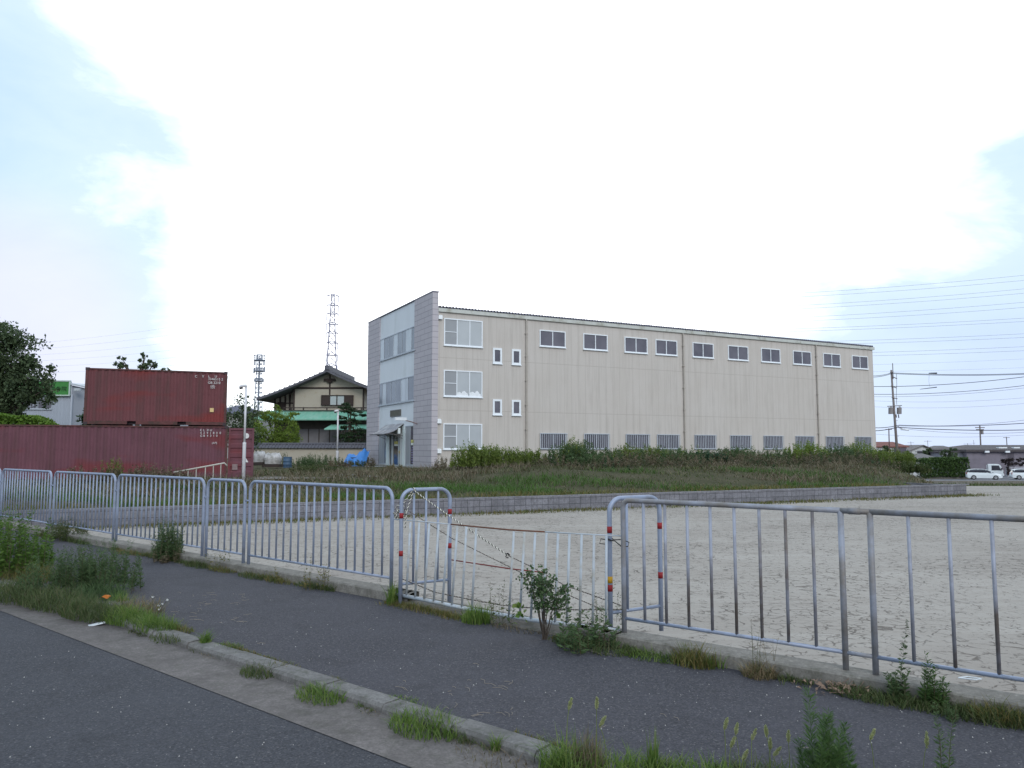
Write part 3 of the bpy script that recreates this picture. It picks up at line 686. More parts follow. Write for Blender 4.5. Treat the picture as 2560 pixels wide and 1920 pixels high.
for (xa, xb) in ((1231.5, 1254), (1258 * .3013 + 900, 1332 * .3013 + 900)):
    for (y0, y1) in ((870.5, 909), (998.5, 1037)):
        sA = side(xa, 950)[0]; sB = side(xb, 950)[0]; xm = 1243
        zT = side(1243, y0)[1]; zB = side(1243, y1)[1]
        window(fac, O0, U, Nn, sA, sB, zB, zT, (), [g_dark], m_alu, .13, .07)
ups = [(1348.5, 1413), (1457.5, 1518), (1560.6, 1617.5), (1638, 1691.8), (1730.5, 1782.4), (1819, 1869), (1901.6, 1948.8), (1980.7, 2025.9), (2056, 2098.5), (2127.6, 2167.3)]
zT = (side(1350, 824.5)[1] + side(2145, 890)[1]) / 2; zB = (side(1350, 866)[1] + side(2145, 921)[1]) / 2
zt2 = (side(1350, 1083)[1] + side(1910, 1089.5)[1]) / 2; zb2 = side(1400, 1122)[1]
print('strip', zT, zB, zt2, zb2)
for xa, xb in ups:
    sA = side(xa, 870)[0]; sB = side(xb, 870)[0]
    window(fac, O0, U, Nn, sA, sB, zB, zT, (.5,), [g_dark, g_dark], m_alu, .065, .07)
    window(fac, O0, U, Nn, sA + .03, sB + .03, zb2, zt2, (.5,), [g_dark, g_dark], m_alug, .06, .05, grille=True)
# end facade windows (plane x=0, facing -x)
OF = (.06, 0, 0); UF = (0, 1, 0); NF = (-1, 0, 0)
def fz(zx, zy): return front(900 + zx * .3013, 720 + zy * .3013)
for k, (xl, yt_l, yb_l, xr, yt_r, yb_r) in enumerate(((165, 430, 612, 461, 308, 505), (158, 800, 985, 457, 715, 922))):
    tl = fz(xl, 600)[0]; tr = fz(xr, 600)[0]
    zT_ = (fz(xl, yt_l)[1] + fz(xr, yt_r)[1]) / 2; zB_ = (fz(xl, yb_l)[1] + fz(xr, yb_r)[1]) / 2
    cuts = [.105, .23, .36, .485, .60, .71, .87] if k == 0 else [.10, .20, .33, .46, .60, .74, .80]
    cuts = [1 - (fz(xl + (xr - xl) * c_, 600)[0] - tr) / (tl - tr) for c_ in cuts]; cuts = sorted(1 - c_ for c_ in cuts)
    gl = [g_ribbon, g_ribbonw, g_ribbon, g_ribbon, g_ribbonw, g_ribbon, g_ribbon, g_ribbonw] if k == 0 else [g_ribbon, g_ribbonw, g_ribbonw, g_ribbon, g_ribbon, g_ribbon, g_ribbonw, g_ribbon]
    w = window(fac, OF, UF, NF, tr, tl, zB_, zT_, cuts, gl, m_alug, .07, .05, sill=True)
def ff(zx, zy): return front(920 + zx * .11453, 1000 + zy * .11453)
tdr = {k: ff(v, 1100)[0] for k, v in dict(wl0=205, wl1=390, c0=392, c1=462, d0=512, d1=722, r0=742, r1=803, wr0=806, wr1=1017).items()}
zd0 = ff(620, 1452)[1]; zd1 = ff(620, 735)[1]; zw1 = ff(900, 560)[1]; zw0 = ff(900, 1420)[1]
print('door', tdr, zd0, zd1, zw0, zw1)
window(fac, OF, UF, NF, tdr['wl1'], tdr['wl0'], zw0, zd1 + .25, (.22, .55), [g_ribbon, g_screen, g_screen], m_alug, .06, .05, sill=False)
window(fac, OF, UF, NF, tdr['wr1'], tdr['wr0'], zw0, zw1, (.5,), [g_dark, g_screen], m_alug, .06, .05, sill=False)
MB().fbox(OF, UF, NF, tdr['c1'], tdr['c0'], .42, zd1 + .4, .002, .07).build('column', M('white_column', (.60, .66, .66), .7, .05, 2), fac)
MB().fbox(OF, UF, NF, tdr['r1'], tdr['r0'], .42, zd1 + .5, .002, .07).build('column', MATS['white_column'], fac)
dr = MB(); dr.ring(OF, UF, NF, tdr['d1'], tdr['c1'] - .02, zd0, zd1, .003, .10, .12); dm = (tdr['d0'] * .0 + tdr['d1'] + .42)
dr.fbox(OF, UF, NF, ff(545, 1100)[0], ff(520, 1100)[0], zd0 + .12, zd1 - .12, .01, .09); dr.fbox(OF, UF, NF, ff(688, 1100)[0], ff(663, 1100)[0], zd0 + .12, zd1 - .12, .01, .09)
door = dr.build('door', M('door_frame_metal', (.42, .46, .48), .45, .06, 5), fac)
MB().fbox(OF, UF, NF, ff(663, 1100)[0], ff(545, 1100)[0], zd0 + .12, zd1 - .12, .012, .03).build('door_glass', g_door, door)
MB().fbox(OF, UF, NF, tdr['d1'] + .10, ff(690, 1100)[0], zd0 + .12, zd1 - .12, .012, .03).fbox(OF, UF, NF, ff(518, 1100)[0], tdr['c1'] - .13, zd0 + .12, zd1 - .12, .012, .03).build('side_light', g_door, door)
hx = ff(700, 1020)[0]; MB().fbox(OF, UF, NF, hx - .04, hx + .04, zd0 + .95, zd0 + 1.15, .04, .16).build('door_handle', M('brass', (.55, .45, .25), .35, .1, 8, metal=.7), door)
m_note = M('yellow_notice', (.72, .66, .22), .8, .1, 20); m_paper = M('notice_paper', (.7, .72, .68), .8, .05, 20); m_ink = M('dark_ink', (.04, .05, .03), .8, .1, 20)
for (xa, xb, ya, yb) in ((577, 648, 905, 1005), (938, 1000, 870, 985)):
    ta, tb_ = ff(xb, 1000)[0], ff(xa, 1000)[0]; z1 = ff((xa + xb) / 2, ya)[1]; z0 = ff((xa + xb) / 2, yb)[1]; zm = z0 + (z1 - z0) * .42
    nf = MB().fbox(OF, UF, NF, ta, tb_, zm, z1, .055, .06).build('notice', m_note, fac)
    MB().fbox(OF, UF, NF, ta, tb_, z0, zm - .001, .055, .06).build('notice_text_panel', m_paper, nf)
    b = MB()
    for i in range(3): b.fbox(OF, UF, NF, ta + .15 * (tb_ - ta), tb_ - .15 * (tb_ - ta), z1 - .09 - i * .055, z1 - .07 - i * .055, .06, .063)
    b.build('notice_print', m_ink, nf)
# poster marks on right window
b = MB()
for i in range(7):
    z = zw0 + .15 + i * .17; b.fbox(OF, UF, NF, tdr['wr1'] + .1, tdr['wr1'] + .1 + random.uniform(.3, .6), z, z + .08, .05, .054)
b.build('window_poster', M('poster_violet', (.16, .14, .30), .7, .2, 6), fac)
# plaque
ta, tb_ = ff(705, 280)[0], ff(482, 280)[0]; z1 = ff(590, 215)[1]; z0 = ff(590, 358)[1]
pq = MB().fbox(OF, UF, NF, ta, tb_, z0, z1, .002, .05).build('name_plaque', M('bronze_plate', (.10, .095, .07), .5, .2, 6, metal=.3), fac)
MB().ring(OF, UF, NF, ta, tb_, z0, z1, .051, .065, .05).build('plaque_rim', M('plaque_rim_metal', (.16, .15, .15), .5, .1, 6, metal=.3), pq)
# awning (curved sheet on brackets)
ta, tb_ = ff(752, 540)[0], ff(430, 560)[0] ; tc2 = tb_ + .25
zc = ff(745, 530)[1]; pr = []
za = ff(740, 545)[1]; ns = 10
b = MB(); t0, t1 = tdr['r0'] - .15, tdr['c0'] + .2
for j in range(ns + 1):
    q = j / ns; out_ = 1.3 * q; zz = za - .62 * q - .14 * math.sin(q * PI * 1.0) * (1 if q > .3 else .5) + .12 * (1 - q)
    pr.append((out_, zz))
poly = pr + [(o, z - .035) for o, z in reversed(pr)]
b.prism(poly, lambda p, q, t: (-p + .05, t, q), t0, t1)
aw = b.build('awning', M('awning_sheet', (.17, .16, .18), .35, .15, 3, spec=.6, stain=(.4, .42, .44), sfac=.4, sscale=1.2), fac)
b = MB(); 
for t in (t0 + .05, (t0 + t1) / 2, t1 - .05): b.tube([(.05, t, za - .75), (-1.1, t, za - .62)], .03, 6).tube([(.05, t, za - 1.0), (-.8, t, za - .62)], .02, 6)
b.tube([(-1.2, t0, za - .66), (-1.2, t1, za - .66)], .045, 6)
b.build('awning_bracket', M('bracket_metal', (.12, .11, .11), .6, .1, 5), aw)
tl_ = ff(750, 680)[0]; MB().fbox(OF, UF, NF, tl_ - .12, tl_ + .12, ff(750, 735)[1], ff(750, 612)[1], .25, .42).build('entrance_lamp', M('lamp_opal', (.7, .74, .75), .4, .05, 5), fac)
# arm lamp on pier
ta_, za_ = ff(1075, 520); lampr = MB().tube([(-.01, ta_, za_), (-.35, ta_ + .05, za_ + .12), (-.8, ta_ + .1, za_ + .22)], .04, 8).build('wall_lamp', M('lamp_arm_brown', (.22, .17, .17), .6, .1, 5), fac)
MB().box(-1.55, -.75, ta_ + .02, ta_ + .26, za_ + .22, za_ + .42).build('lamp_head', M('lamp_head_white', (.72, .76, .8), .4, .05, 5), lampr)
# entrance step
st = empty('entrance_step', (0, 0, 0), 'thin dark-edged concrete slab step in front of the glass entrance door', 'step')
t0, t1 = ff(850, 1500)[0], ff(330, 1500)[0]
b = MB(); 
def bl(x, y, z): q = BO + bs * x + bt * y; return (q.x, q.y, z)
c = bl(-.6, (t0 + t1) / 2, .1); st.location = c; st.rotation_euler = (0, 0, PHI)
w_ = (t1 - t0) / 2; b.box(-.85, .58, -w_, w_, .12, .22); b.build('slab', M('step_slab', (.40, .41, .42), .8, .1, 3), st)
MB().box(-.9, .55, -w_ - .04, w_ + .04, .03, .115).build('dark_edge', M('step_edge', (.06, .045, .05), .8, .2, 3), st)
MB().box(-.7, .5, -w_ + .1, w_ - .1, -.3, .028).build('footing', MATS['base_course_stone'], st)
# small boot-scraper block and concrete block wall stub at the corner
q0 = onz(1060, 1186, .2); 
pb = atY(1062, 1177, 47); pe = atY(1150, 1177, 45.5)
d_ = (pe - pb); d_.z = 0; L_ = d_.length; rz_ = math.atan2(d_.y, d_.x)
rb = empty('low_block_wall', (pb.x, pb.y, 0), 'short low concrete block stub wall beside the building corner', 'wall', rz=rz_)
MB().box(0, L_, 0, .15, -.3, pb.z - .03).build('blockwork', mat_concrete('stub_block', (.30, .29, .28), .6, 2, block=(PI / 2, 0, 0), moss=.3), rb)
MB().box(-.01, L_ + .01, -.01, .16, pb.z - .028, pb.z + .02).build('coping', MATS.get('plinth_concrete'), rb)
# ================================================================ CONTAINERS
def mat_cont(name, c, c2, c3):
    m, nt, out = nt_new(name); v = mapping(nt); vs = mapping(nt, (2.4, 2.4, .22)); vh = mapping(nt, (.35, 1, 1.1))
    n1 = noise(nt, v, .8, 6, .6); n2 = noise(nt, vs, 1.6, 6, .7); n3 = noise(nt, v, 7, 5, .7); n4 = noise(nt, vh, .8, 3, .5)
    cc = ramp(nt, n1, [(.3, c), (.7, mul(c, 1.2))])
    cc = mix(nt, ramp(nt, n2, [(.45, (0, 0, 0)), (.72, (.75, .75, .75))]), cc, c2)
    cc = mix(nt, ramp(nt, n4, [(.52, (0, 0, 0)), (.64, (.7, .7, .7))]), cc, c3)
    cc = mix(nt, ramp(nt, n3, [(.55, (0, 0, 0)), (.75, (.6, .6, .6))]), cc, mul(c, .6))
    bsdf(nt, out, cc, .75, 0, .3, n3, .2, .005); return m
m_c1 = mat_cont('faded_red_container', (.125, .042, .048), (.075, .042, .040), (.19, .028, .024))
m_c2 = mat_cont('faded_plum_container', (.125, .050, .066), (.085, .042, .045), (.165, .030, .032))
m_cf = M('container_frame_paint', (.11, .04, .04), .75, .2, 4, stain=(.06, .035, .03), sfac=.5, sscale=3)
m_cast = M('corner_casting_steel', (.05, .035, .04), .8, .2, 8)
m_mark = M('white_stencil', (.62, .60, .60), .8, .15, 12); m_ymark = M('faded_yellow_sticker', (.62, .45, .22), .8, .15, 12)
def container(L, loc, rz, label, mat, pockets=False):
    t = empty('shipping_container', loc, label, 'shipping container', rz=rz); W = 2.44; H = 2.59
    def corr(y, s):
        per = .278; n = int((L - .16) / per); x0 = (L - n * per) / 2; pr = [(.04, 0)]
        for i in range(n):
            a = x0 + i * per; pr += [(a, 0), (a + .07, 0), (a + .139, .036), (a + .209, .036)]
        pr += [(x0 + n * per, 0), (L - .04, 0)]; vs = [(x, y + s * d, z) for z in (.17, H - .08) for x, d in pr]; k = len(pr)
        return MB().add(vs, [(i, i + 1, k + i + 1, k + i) for i in range(k - 1)])
    corr(.035, 1).build('side_panel', mat, t); corr(W - .035, -1).build('side_panel', mat, t)
    b = MB().box(.05, L - .05, .05, W - .05, H - .05, H - .03); b.build('roof', mat, t)
    MB().box(.03, .06, .05, W - .05, .17, H - .06).build('end_panel', mat, t); MB().box(L - .09, L - .06, .05, W - .05, .17, H - .06).build('end_panel', mat, t)
    f = MB()
    for y0, y1 in ((.0, .10), (W - .10, W)):
        f.box(.11, L - .11, y0 + .012, y1, H - .085, H - .02)
        if pockets:
            c = L / 2; e = [(.11, c - 1.25), (c - .88, c + .88), (c + 1.25, L - .11)]
            for a, b_ in e: f.box(a, b_, y0 + .012, y1, .02, .168)
        else: f.box(.11, L - .11, y0 + .012, y1, .02, .168)
        for x0, x1 in ((.0, .12), (L - .12, L)): f.box(x0 + .006, x1 - .006, y0 + .006, y1, .12, H - .12)
    f.build('frame', m_cf, t)
    if pockets: MB().box(L / 2 - 1.25, L / 2 + 1.25, .25, .3, .02, .16).build('fork_pocket_back', m_cast, t)
    for x in (0, L - .16):
        for y in (-.004, W - .156):
            for z in (0, H - .118): MB().box(x - .002, x + .162, y, y + .16, z, z + .12).build('corner_casting', m_cast, t)
    return t
cd1 = atY(214, 918, 34.7); P1 = Vector((cd1.x, 34.7, 0)); r2 = ray(575, 926); 
k_ = r2.x / r2.y; A_ = 1 + k_ * k_; B_ = -2 * (P1.x * k_ + P1.y); C_ = P1.length_squared - 6.06 ** 2
Y2 = (-B_ + math.sqrt(max(0, B_ * B_ - 4 * A_ * C_))) / (2 * A_); P2 = Vector((k_ * Y2, Y2, 0)); cu = (P2 - P1).normalized(); rzc = math.atan2(cu.y, cu.x)
ztop = cd1.z; zc0 = ztop - 2.59 * 2 - .02
print('containers', P1, P2, ztop, zc0)
c_up = container(6.06, (P1.x, P1.y, zc0 + 2.61), rzc, 'short rust-red shipping container stacked on top of the longer one', m_c1, True)
lo = P2 - cu * 12.19
c_lo = container(12.19, (lo.x, lo.y, zc0), rzc, 'long faded plum-red shipping container at the bottom of the stack, one door swung open', m_c2)
m_up = 'CLXU'
cn = Vector((cu.y, -cu.x, 0))
def cont_pt(root_loc, x, y):
    q = onpl(x, y, P1 + cn * .008, cn) - Vector(root_loc); return q.dot(cu), q.z
def ctext(root, s, x, y, h, sp=1.0, mat=None):
    u, z = cont_pt(root.location, x, y + h); text_part(s, h * 35.8 / 1920 * 1.36, mat or m_mark, root, (u, -.012, z), (1, 0, 0), (0, 0, 1), extr=.006)
for ch, x in zip('CYLU', (487, 505, 520.5, 536.5)): ctext(c_up, ch, x, 937.5, 6)
ctext(c_up, '3346515 2', 520, 944, 6.2); ctext(c_up, 'GB 2210', 519.5, 953, 6.2); ctext(c_up, '(22)', 526, 962, 5); ctext(c_up, '(G1)', 526.5, 967, 4)
u, z = cont_pt(c_up.location, 524.5, 1030); st1 = MB().box(u, u + .17, -.016, -.006, z, z + .19).build('sticker', m_ymark, c_up)
for ch, x in zip('CLXU', (500, 508, 516.5, 524.5)): ctext(c_lo, ch, x, 1072.3, 5.5)
for ch, x in zip('4291800', (500, 508, 516.5, 524.5, 532, 540, 548.5)): ctext(c_lo, ch, x, 1079.3, 5.5)
for ch, x in zip('GB4310', (500, 508, 516.5, 524.5, 532.5, 540)): ctext(c_lo, ch, x, 1086.3, 5.5)
ctext(c_lo, '(AP)', 529.5, 1104.5, 5)
# open door leaf
dl = Vector((12.22, .05, 0)); dW = 1.16
d_ = MB(); 
d_.box(0, dW, 0, .05, .14, .24).box(0, dW, 0, .05, 2.40, 2.50).box(0, .10, 0, .05, .241, 2.399).box(dW - .1, dW, 0, .05, .241, 2.399)
pr = []; z = .24
while z < 2.3: pr += [(z, 0), (z + .17, 0), (z + .22, .036), (z + .39, .036), (z + .44, 0)]; z += .44
pr = [(min(z, 2.40), q) for z, q in pr]; kk2 = len(pr)
d_.add([(x, .012 + q, z) for x in (.1, dW - .1) for z, q in pr], [(i, i + 1, kk2 + i + 1, kk2 + i) for i in range(kk2 - 1)])
d_.v = [(x + 12.22, y + .03, z) for x, y, z in d_.v]
dro = d_.build('door', m_c2, c_lo)
b = MB().tube([(12.22 + .66, .01, .2), (12.22 + .66, .01, 2.45)], .02, 6).build('lock_rod', m_cf, dro)
b = MB(); b.prism([(.13 * math.cos(i * PI / 10), .13 * math.sin(i * PI / 10)) for i in range(20)], lambda p, q, t: (12.22 + .80 + p, t, 2.13 + q), .0, .012); b.build('round_label', m_mark, dro)
b = MB(); b.prism([(-.13, 0), (.13, 0), (0, .22)], lambda p, q, t: (12.22 + .80 + p, t, .86 + q), .0, .012); b.build('triangle_label', m_mark, dro)
MB().box(12.22 + .20, 12.22 + .44, .005, .02, .5, .78).build('document_plate', M('document_plate_grey', (.22, .16, .16), .8, .2, 10), dro)
# sloping handrail in front of the containers
hp = [atY(434, 1181, 33.2), atY(561, 1157.6, 34.2)]
hr = empty('ramp_handrail', (hp[0].x, hp[0].y, .1), 'sloping white pipe handrail beside the bottom container', 'handrail')
o = Vector(hr.location); MB().tube([hp[0] - o, hp[1] - o, hp[1] - o + Vector((.12, 0, -.12))], .035, 8).build('top_rail', M('cream_rail', (.42, .40, .36), .6, .1, 6), hr, smooth=True)
for q in (.12, .28, .44, .62, .78, .93):
    p = hp[0].lerp(hp[1], q); MB().tube([(p.x - o.x, p.y - o.y, -.1), (p.x - o.x, p.y - o.y, p.z - o.z)], .022, 6).build('post', MATS['cream_rail'], hr)
# ================================================================ TREES
leaf_dark = leafmat('dark_broadleaf', [(.045, .068, .034), (.068, .10, .048), (.09, .13, .06), (.10, .135, .07)], .2)
leaf_pine = leafmat('pine_needles', [(.015, .035, .015), (.028, .058, .022), (.04, .075, .03)], .12)
leaf_yg = leafmat('yellow_green_leaves', [(.11, .18, .025), (.18, .26, .045), (.24, .31, .06), (.13, .20, .035)], .4)
leaf_mid = leafmat('mid_green_leaves', [(.05, .09, .02), (.08, .14, .035), (.11, .17, .05)], .3)
leaf_lime = leafmat('fresh_green_leaves', [(.07, .14, .02), (.12, .22, .03), (.17, .27, .045)], .35)
m_bark = M('bark', (.07, .055, .045), .95, .3, 6, bump=.5)
def blobpts(n, c, r, hollow=.35):
    d = rng.normal(size=(n, 3)); d /= np.linalg.norm(d, axis=1)[:, None]
    k = rng.uniform(hollow, 1.0, n) ** .6; k *= 1 + .22 * np.sin(d[:, 0] * 5 + d[:, 2] * 7 + c[0]) + .12 * np.sin(d[:, 1] * 11)
    return np.array(c) + d * k[:, None] * np.array(r)
def tree(name, base, th, blobs, n, size, mat, label, cat='tree', r0=.16, group=None, aspect=.5, lean=(0, 0)):
    """blobs: (dx,dy,dz,rx,ry,rz) relative to the base"""
    t = empty(name, tuple(base), label, cat, group)
    tot = sum(b[3] * b[5] for b in blobs); vg = VG()
    for b in blobs:
        k = max(60, int(n * b[3] * b[5] / tot)); nc = max(6, int(k / 60))
        cc = blobpts(nc, b[:3], b[3:], .25); j = rng.integers(0, nc, k)
        sc_ = np.array(b[3:]) * rng.uniform(.16, .34, nc)[:, None][j]
        P = cc[j] + np.clip(rng.normal(size=(k, 3)), -1.9, 1.9) * sc_ * .62
        vg.leaves(P, size * rng.uniform(.6, 1.3, k), aspect)
    vg.build('crown', mat, t)
    tr = MB(); top = Vector((lean[0], lean[1], th)); tr.tube([(0, 0, -.3), (lean[0] * .3, lean[1] * .3, th * .5), tuple(top)], r0, 8, r0 * .6)
    for b in blobs:
        c = Vector(b[:3]); m_ = top.lerp(c, .5) + Vector((random.uniform(-.1, .1), random.uniform(-.1, .1), .1)) * b[3]
        tr.tube([top - Z * th * .15, m_, c], r0 * .42, 6, r0 * .12)
        for q in range(3):
            e = c + Vector((random.uniform(-.7, .7) * b[3], random.uniform(-.6, .6) * b[4], random.uniform(-.4, .7) * b[5])); tr.tube([m_, m_.lerp(e, .6) + Z * .05, e], r0 * .2, 5, r0 * .05)
    tr.build('trunk', m_bark, t, smooth=True); return t
gz_ = .25
p = atY(10, 1100, 46); s_ = 46 / 1920
tree('broadleaf_tree', (p.x, 46, gz_), 3.3, [(-1.6, 0, 6.6, 2.6, 2.4, 2.3), (0.2, 0, 7.0, 1.6, 1.8, 1.5), (1.2, 0, 5.6, 1.25, 1.5, 1.4), (.3, .2, 4.6, 1.9, 1.9, 1.35), (2.0, 0, 4.75, .75, .9, .85), (-1.2, 0, 3.9, 1.9, 1.8, 1.1), (-2.8, 0, 5, 2.0, 2, 2), (.6, 0, 3.9, 1.1, 1, .7), (-.4, 0, 8.2, 1.4, 1.2, 1.0), (-.4, 0, 5.6, 1.8, 1.4, 1.4)], 23000, .23, leaf_dark, 'large dark broadleaf tree cut by the left edge, in front of the green sign')
p = atY(212, 1020, 40); tree('conifer_tree', (p.x + .1, 40.5, gz_), 2.2, [(-.1, 0, 2.0, .9, .8, .7), (.15, 0, 3.1, .75, .7, .5), (.0, 0, 4.1, .5, .5, .45), (.25, 0, 4.9, .35, .4, .3), (.5, 0, 2.6, .8, .8, .6)], 3500, .2, leaf_pine, 'dark layered conifer showing at the left end of the red upper container')
p = atY(350, 900, 44)
tree('bushy_top_tree', (p.x, 44, gz_ + .72), 4.2, [(-1.05, 0, 5.65, .40, .4, .36), (-.9, 0, 5.4, .18, .2, .18), (.05, 0, 5.5, .52, .5, .42), (.25, 0, 5.95, .22, .3, .2), (.75, 0, 5.42, .42, .4, .28), (1.5, 0, 5.15, .3, .3, .12), (.2, 0, 4.4, 1.1, .9, .8)], 2600, .17, leaf_dark, 'small dark tree whose clipped crowns peek above the red upper container')
p = atY(600, 1100, 47); tree('round_dark_shrub', (atY(598, 1100, 47).x, 47, gz_ + .7), .6, [(0, 0, 1.9, 1.15, 1.1, 1.6), (.2, 0, 2.8, .75, .8, .75), (.5, 0, 1.3, 1, 1, 1)], 4200, .17, leaf_dark, 'dark rounded shrub right of the red container beneath the grey hipped roof', cat='shrub', r0=.08)
# climbing green over the fence behind the container
vg = VG(); vx0 = atY(-30, 1052, 40).x; vx1 = atY(135, 1052, 40).x
n = 5200; xx = rng.uniform(vx0, vx1, n); q = (xx - vx0) / (vx1 - vx0); hh = atY(0, 1044, 40).z + .12 - .42 * np.clip((q - .55) / .45, 0, 1) ** 1.5 + .08 * np.sin(xx * 3)
zz = hh - rng.uniform(0, 1, n) ** 2 * 1.6; vg.leaves(np.stack([xx, 40 + rng.uniform(-.5, .5, n), zz], 1), rng.uniform(.08, .2, n), .7)
hd = empty('creeper_hedge', ((vx0 + vx1) / 2, 40, gz_), 'bright green creeper hedge top just above the long bottom container', 'hedge')
vg.build('foliage', leaf_lime, hd, loc=(0, 0, 0)); hd.children[0].location = (-(vx0 + vx1) / 2, -40, -gz_)
MB().box(vx0 - (vx0 + vx1) / 2, vx1 - (vx0 + vx1) / 2 - .8, -.03, .03, -.3, 1.9).build('mesh_fence', M('hedge_fence_green', (.06, .10, .07), .7, .2, 4), hd)
p = atY(688, 1080, 66); bx = p.x
tree('yellow_green_tree', (bx, 66, .4), 1.8, [(-1.9, 0, 2.6, 1.1, 1.2, 1.3), (-.2, -.3, 2.0, 1.5, 1.3, 1.5), (1.2, 0, 2.4, 1.0, 1.1, 1.4), (.3, 0, 3.9, 1.1, 1, .6), (-.9, 0, 4.1, .8, .8, .5), (-2.0, 0, 4.0, .55, .6, .35), (1.5, 0, 4.1, .6, .6, .3), (0, 0, 4.85, .3, .4, .25), (-1.2, 0, 1.3, 1.3, 1, .8), (1, 0, 1.2, 1.3, 1, .8)], 15000, .17, leaf_yg, 'broad yellow-green garden tree in front of the green copper eaves', aspect=.5)
bx = atY(872, 1080, 67).x
tree('niwaki_pine', (bx, 67, .4), 3.9, [(-.5, 0, 4.85, .75, .6, .28), (.1, 0, 4.5, .9, .6, .25), (.9, 0, 4.15, .8, .6, .22), (-.6, 0, 3.95, .6, .6, .2), (.3, 0, 3.55, .85, .7, .24), (-.2, 0, 3.1, .6, .6, .2), (.9, 0, 2.65, 1.0, .7, .3), (0, 0, 2.3, 1.0, .7, .3), (.6, 0, 1.7, 1.4, .8, .5), (-1.2, 0, 1.15, .9, .6, .22), (1.2, 0, .9, 1.3, .8, .8), (0, 0, .6, 1.1, .8, .5)], 15000, .15, leaf_pine, 'cloud-pruned dark pine with flat tiers beside the factory end wall', lean=(.1, 0))
# ================================================================ LEFT BACKGROUND
# building with green sign
m_corr = M('pale_corrugated_wall', (.34, .37, .43), .7, .06, 1.5, stretch=(6, 6, .2))
S0 = atY(178, 1000, 58); sx_ = S0.x
gs = empty('workshop', (sx_, 58, .2), 'pale grey corrugated workshop with a green sign board, behind the big left tree', 'building', rz=math.radians(8))
def zy(y, D=58): return atY(178, y, D).z - .2
wt = zy(955)
b = MB(); pr = [(-i * .11, .0 if i % 2 else .025) for i in range(120)]; k = len(pr)
b.add([(x, -q, z) for z in (-.5, wt) for x, q in pr], [(i, k + i, k + i + 1, i + 1) for i in range(k - 1)]); b.build('wall', m_corr, gs)
b = MB(); b.add([(0, 0, -.5), (0, 0, wt - .25), (0, 7, wt - 2.2), (0, 7, -.5), (-13, 0, -.5), (-13, 0, wt), (-13, 7, wt), (-13, 7, -.5)], [(0, 3, 2, 1)])
b.v = [(0, 0, -.5), (0, 0, wt - .25), (7.5, 7, wt - 2.0), (7.5, 7, -.5)]; b.f = [(0, 3, 2, 1)]; b.build('side_wall', M('side_wall_grey', (.30, .32, .37), .8, .06, 1), gs)
MB().add([(-.0, -.3, wt - .1), (7.7, 6.8, wt - 1.85), (7.7, 9, wt - 1.75), (-.2, 3, wt + .1), (-.0, -.3, wt - .22), (7.7, 6.8, wt - 1.97), (7.7, 9, wt - 1.87), (-.2, 3, wt)], [(0, 1, 2, 3), (4, 7, 6, 5), (0, 4, 5, 1), (3, 2, 6, 7), (0, 3, 7, 4), (1, 5, 6, 2)]).build('roof', M('roof_white_edge', (.45, .48, .52), .6, .1, 2), gs)
sz0, sz1 = zy(989.5), zy(953); sw = 5.2
sg = MB().box(-sw, -.05, -.22, -.06, sz0, sz1).build('sign_board', M('green_sign', (.035, .19, .035), .5, .06, 2, spec=.4), gs)
MB().ring((0, 0, 0), (1, 0, 0), (0, -1, 0), -sw, -.02, sz0 - .03, sz1 + .04, .05, .27, .09).build('sign_rim', M('sign_rim_pale', (.42, .50, .46), .5, .05, 5), sg)
text_part('治療整骨院', .40, M('sign_ink', (.012, .03, .015), .8, .1, 20), sg, (-2.25 + .0, -.232, (sz0 + sz1) / 2 - .2), (1, 0, 0), (0, 0, 1), 'sign_lettering', .006)
MB().tube([(.08, -.12, -.3), (.08, -.12, sz0 + .1)], .07, 8).build('downpipe', M('pipe_pale', (.42, .45, .52), .6, .05, 3), gs)
window(gs, (0, 0, 0), (1, 0, 0), (0, -1, 0), -3.5, -1.32, zy(1023), zy(996), (.55,), [g_dark, g_dark], m_alug, .05, .06)
fl_ = MB().box(.35, .75, -.5, -.2, sz0 + .35, sz0 + .55).build('flood_light', m_white, gs)
# grey hipped roof house
hp_ = atY(597, 1012, 110); hr_ = empty('hipped_roof_house', (hp_.x, 110, .2), 'distant house with a dark grey hipped roof, left of the cell tower', 'house')
def hz_(y): return atY(600, y, 110).z - .2
b = MB(); e = hz_(1036); r_ = hz_(1013)
b.add([(-4.2, -3, e), (4.4, -3, e), (4.4, 4, e), (-4.2, 4, e), (-.3, .5, r_), (.3, .5, r_)], [(0, 1, 5, 4), (1, 2, 5), (2, 3, 4, 5), (3, 0, 4), (0, 3, 2, 1)])
b.build('roof', M('slate_roof', (.085, .09, .13), .7, .15, 2), hr_); MB().box(-3.8, 4.0, -2.6, 3.6, -.5, e - .02).build('wall', M('house_wall_grey', (.32, .31, .31), .9, .08, 1), hr_)
MB().tube([(-.3, .5, r_ - .1), (-.3, .5, r_ + .5)], .04, 5).build('finial', m_cast, hr_)
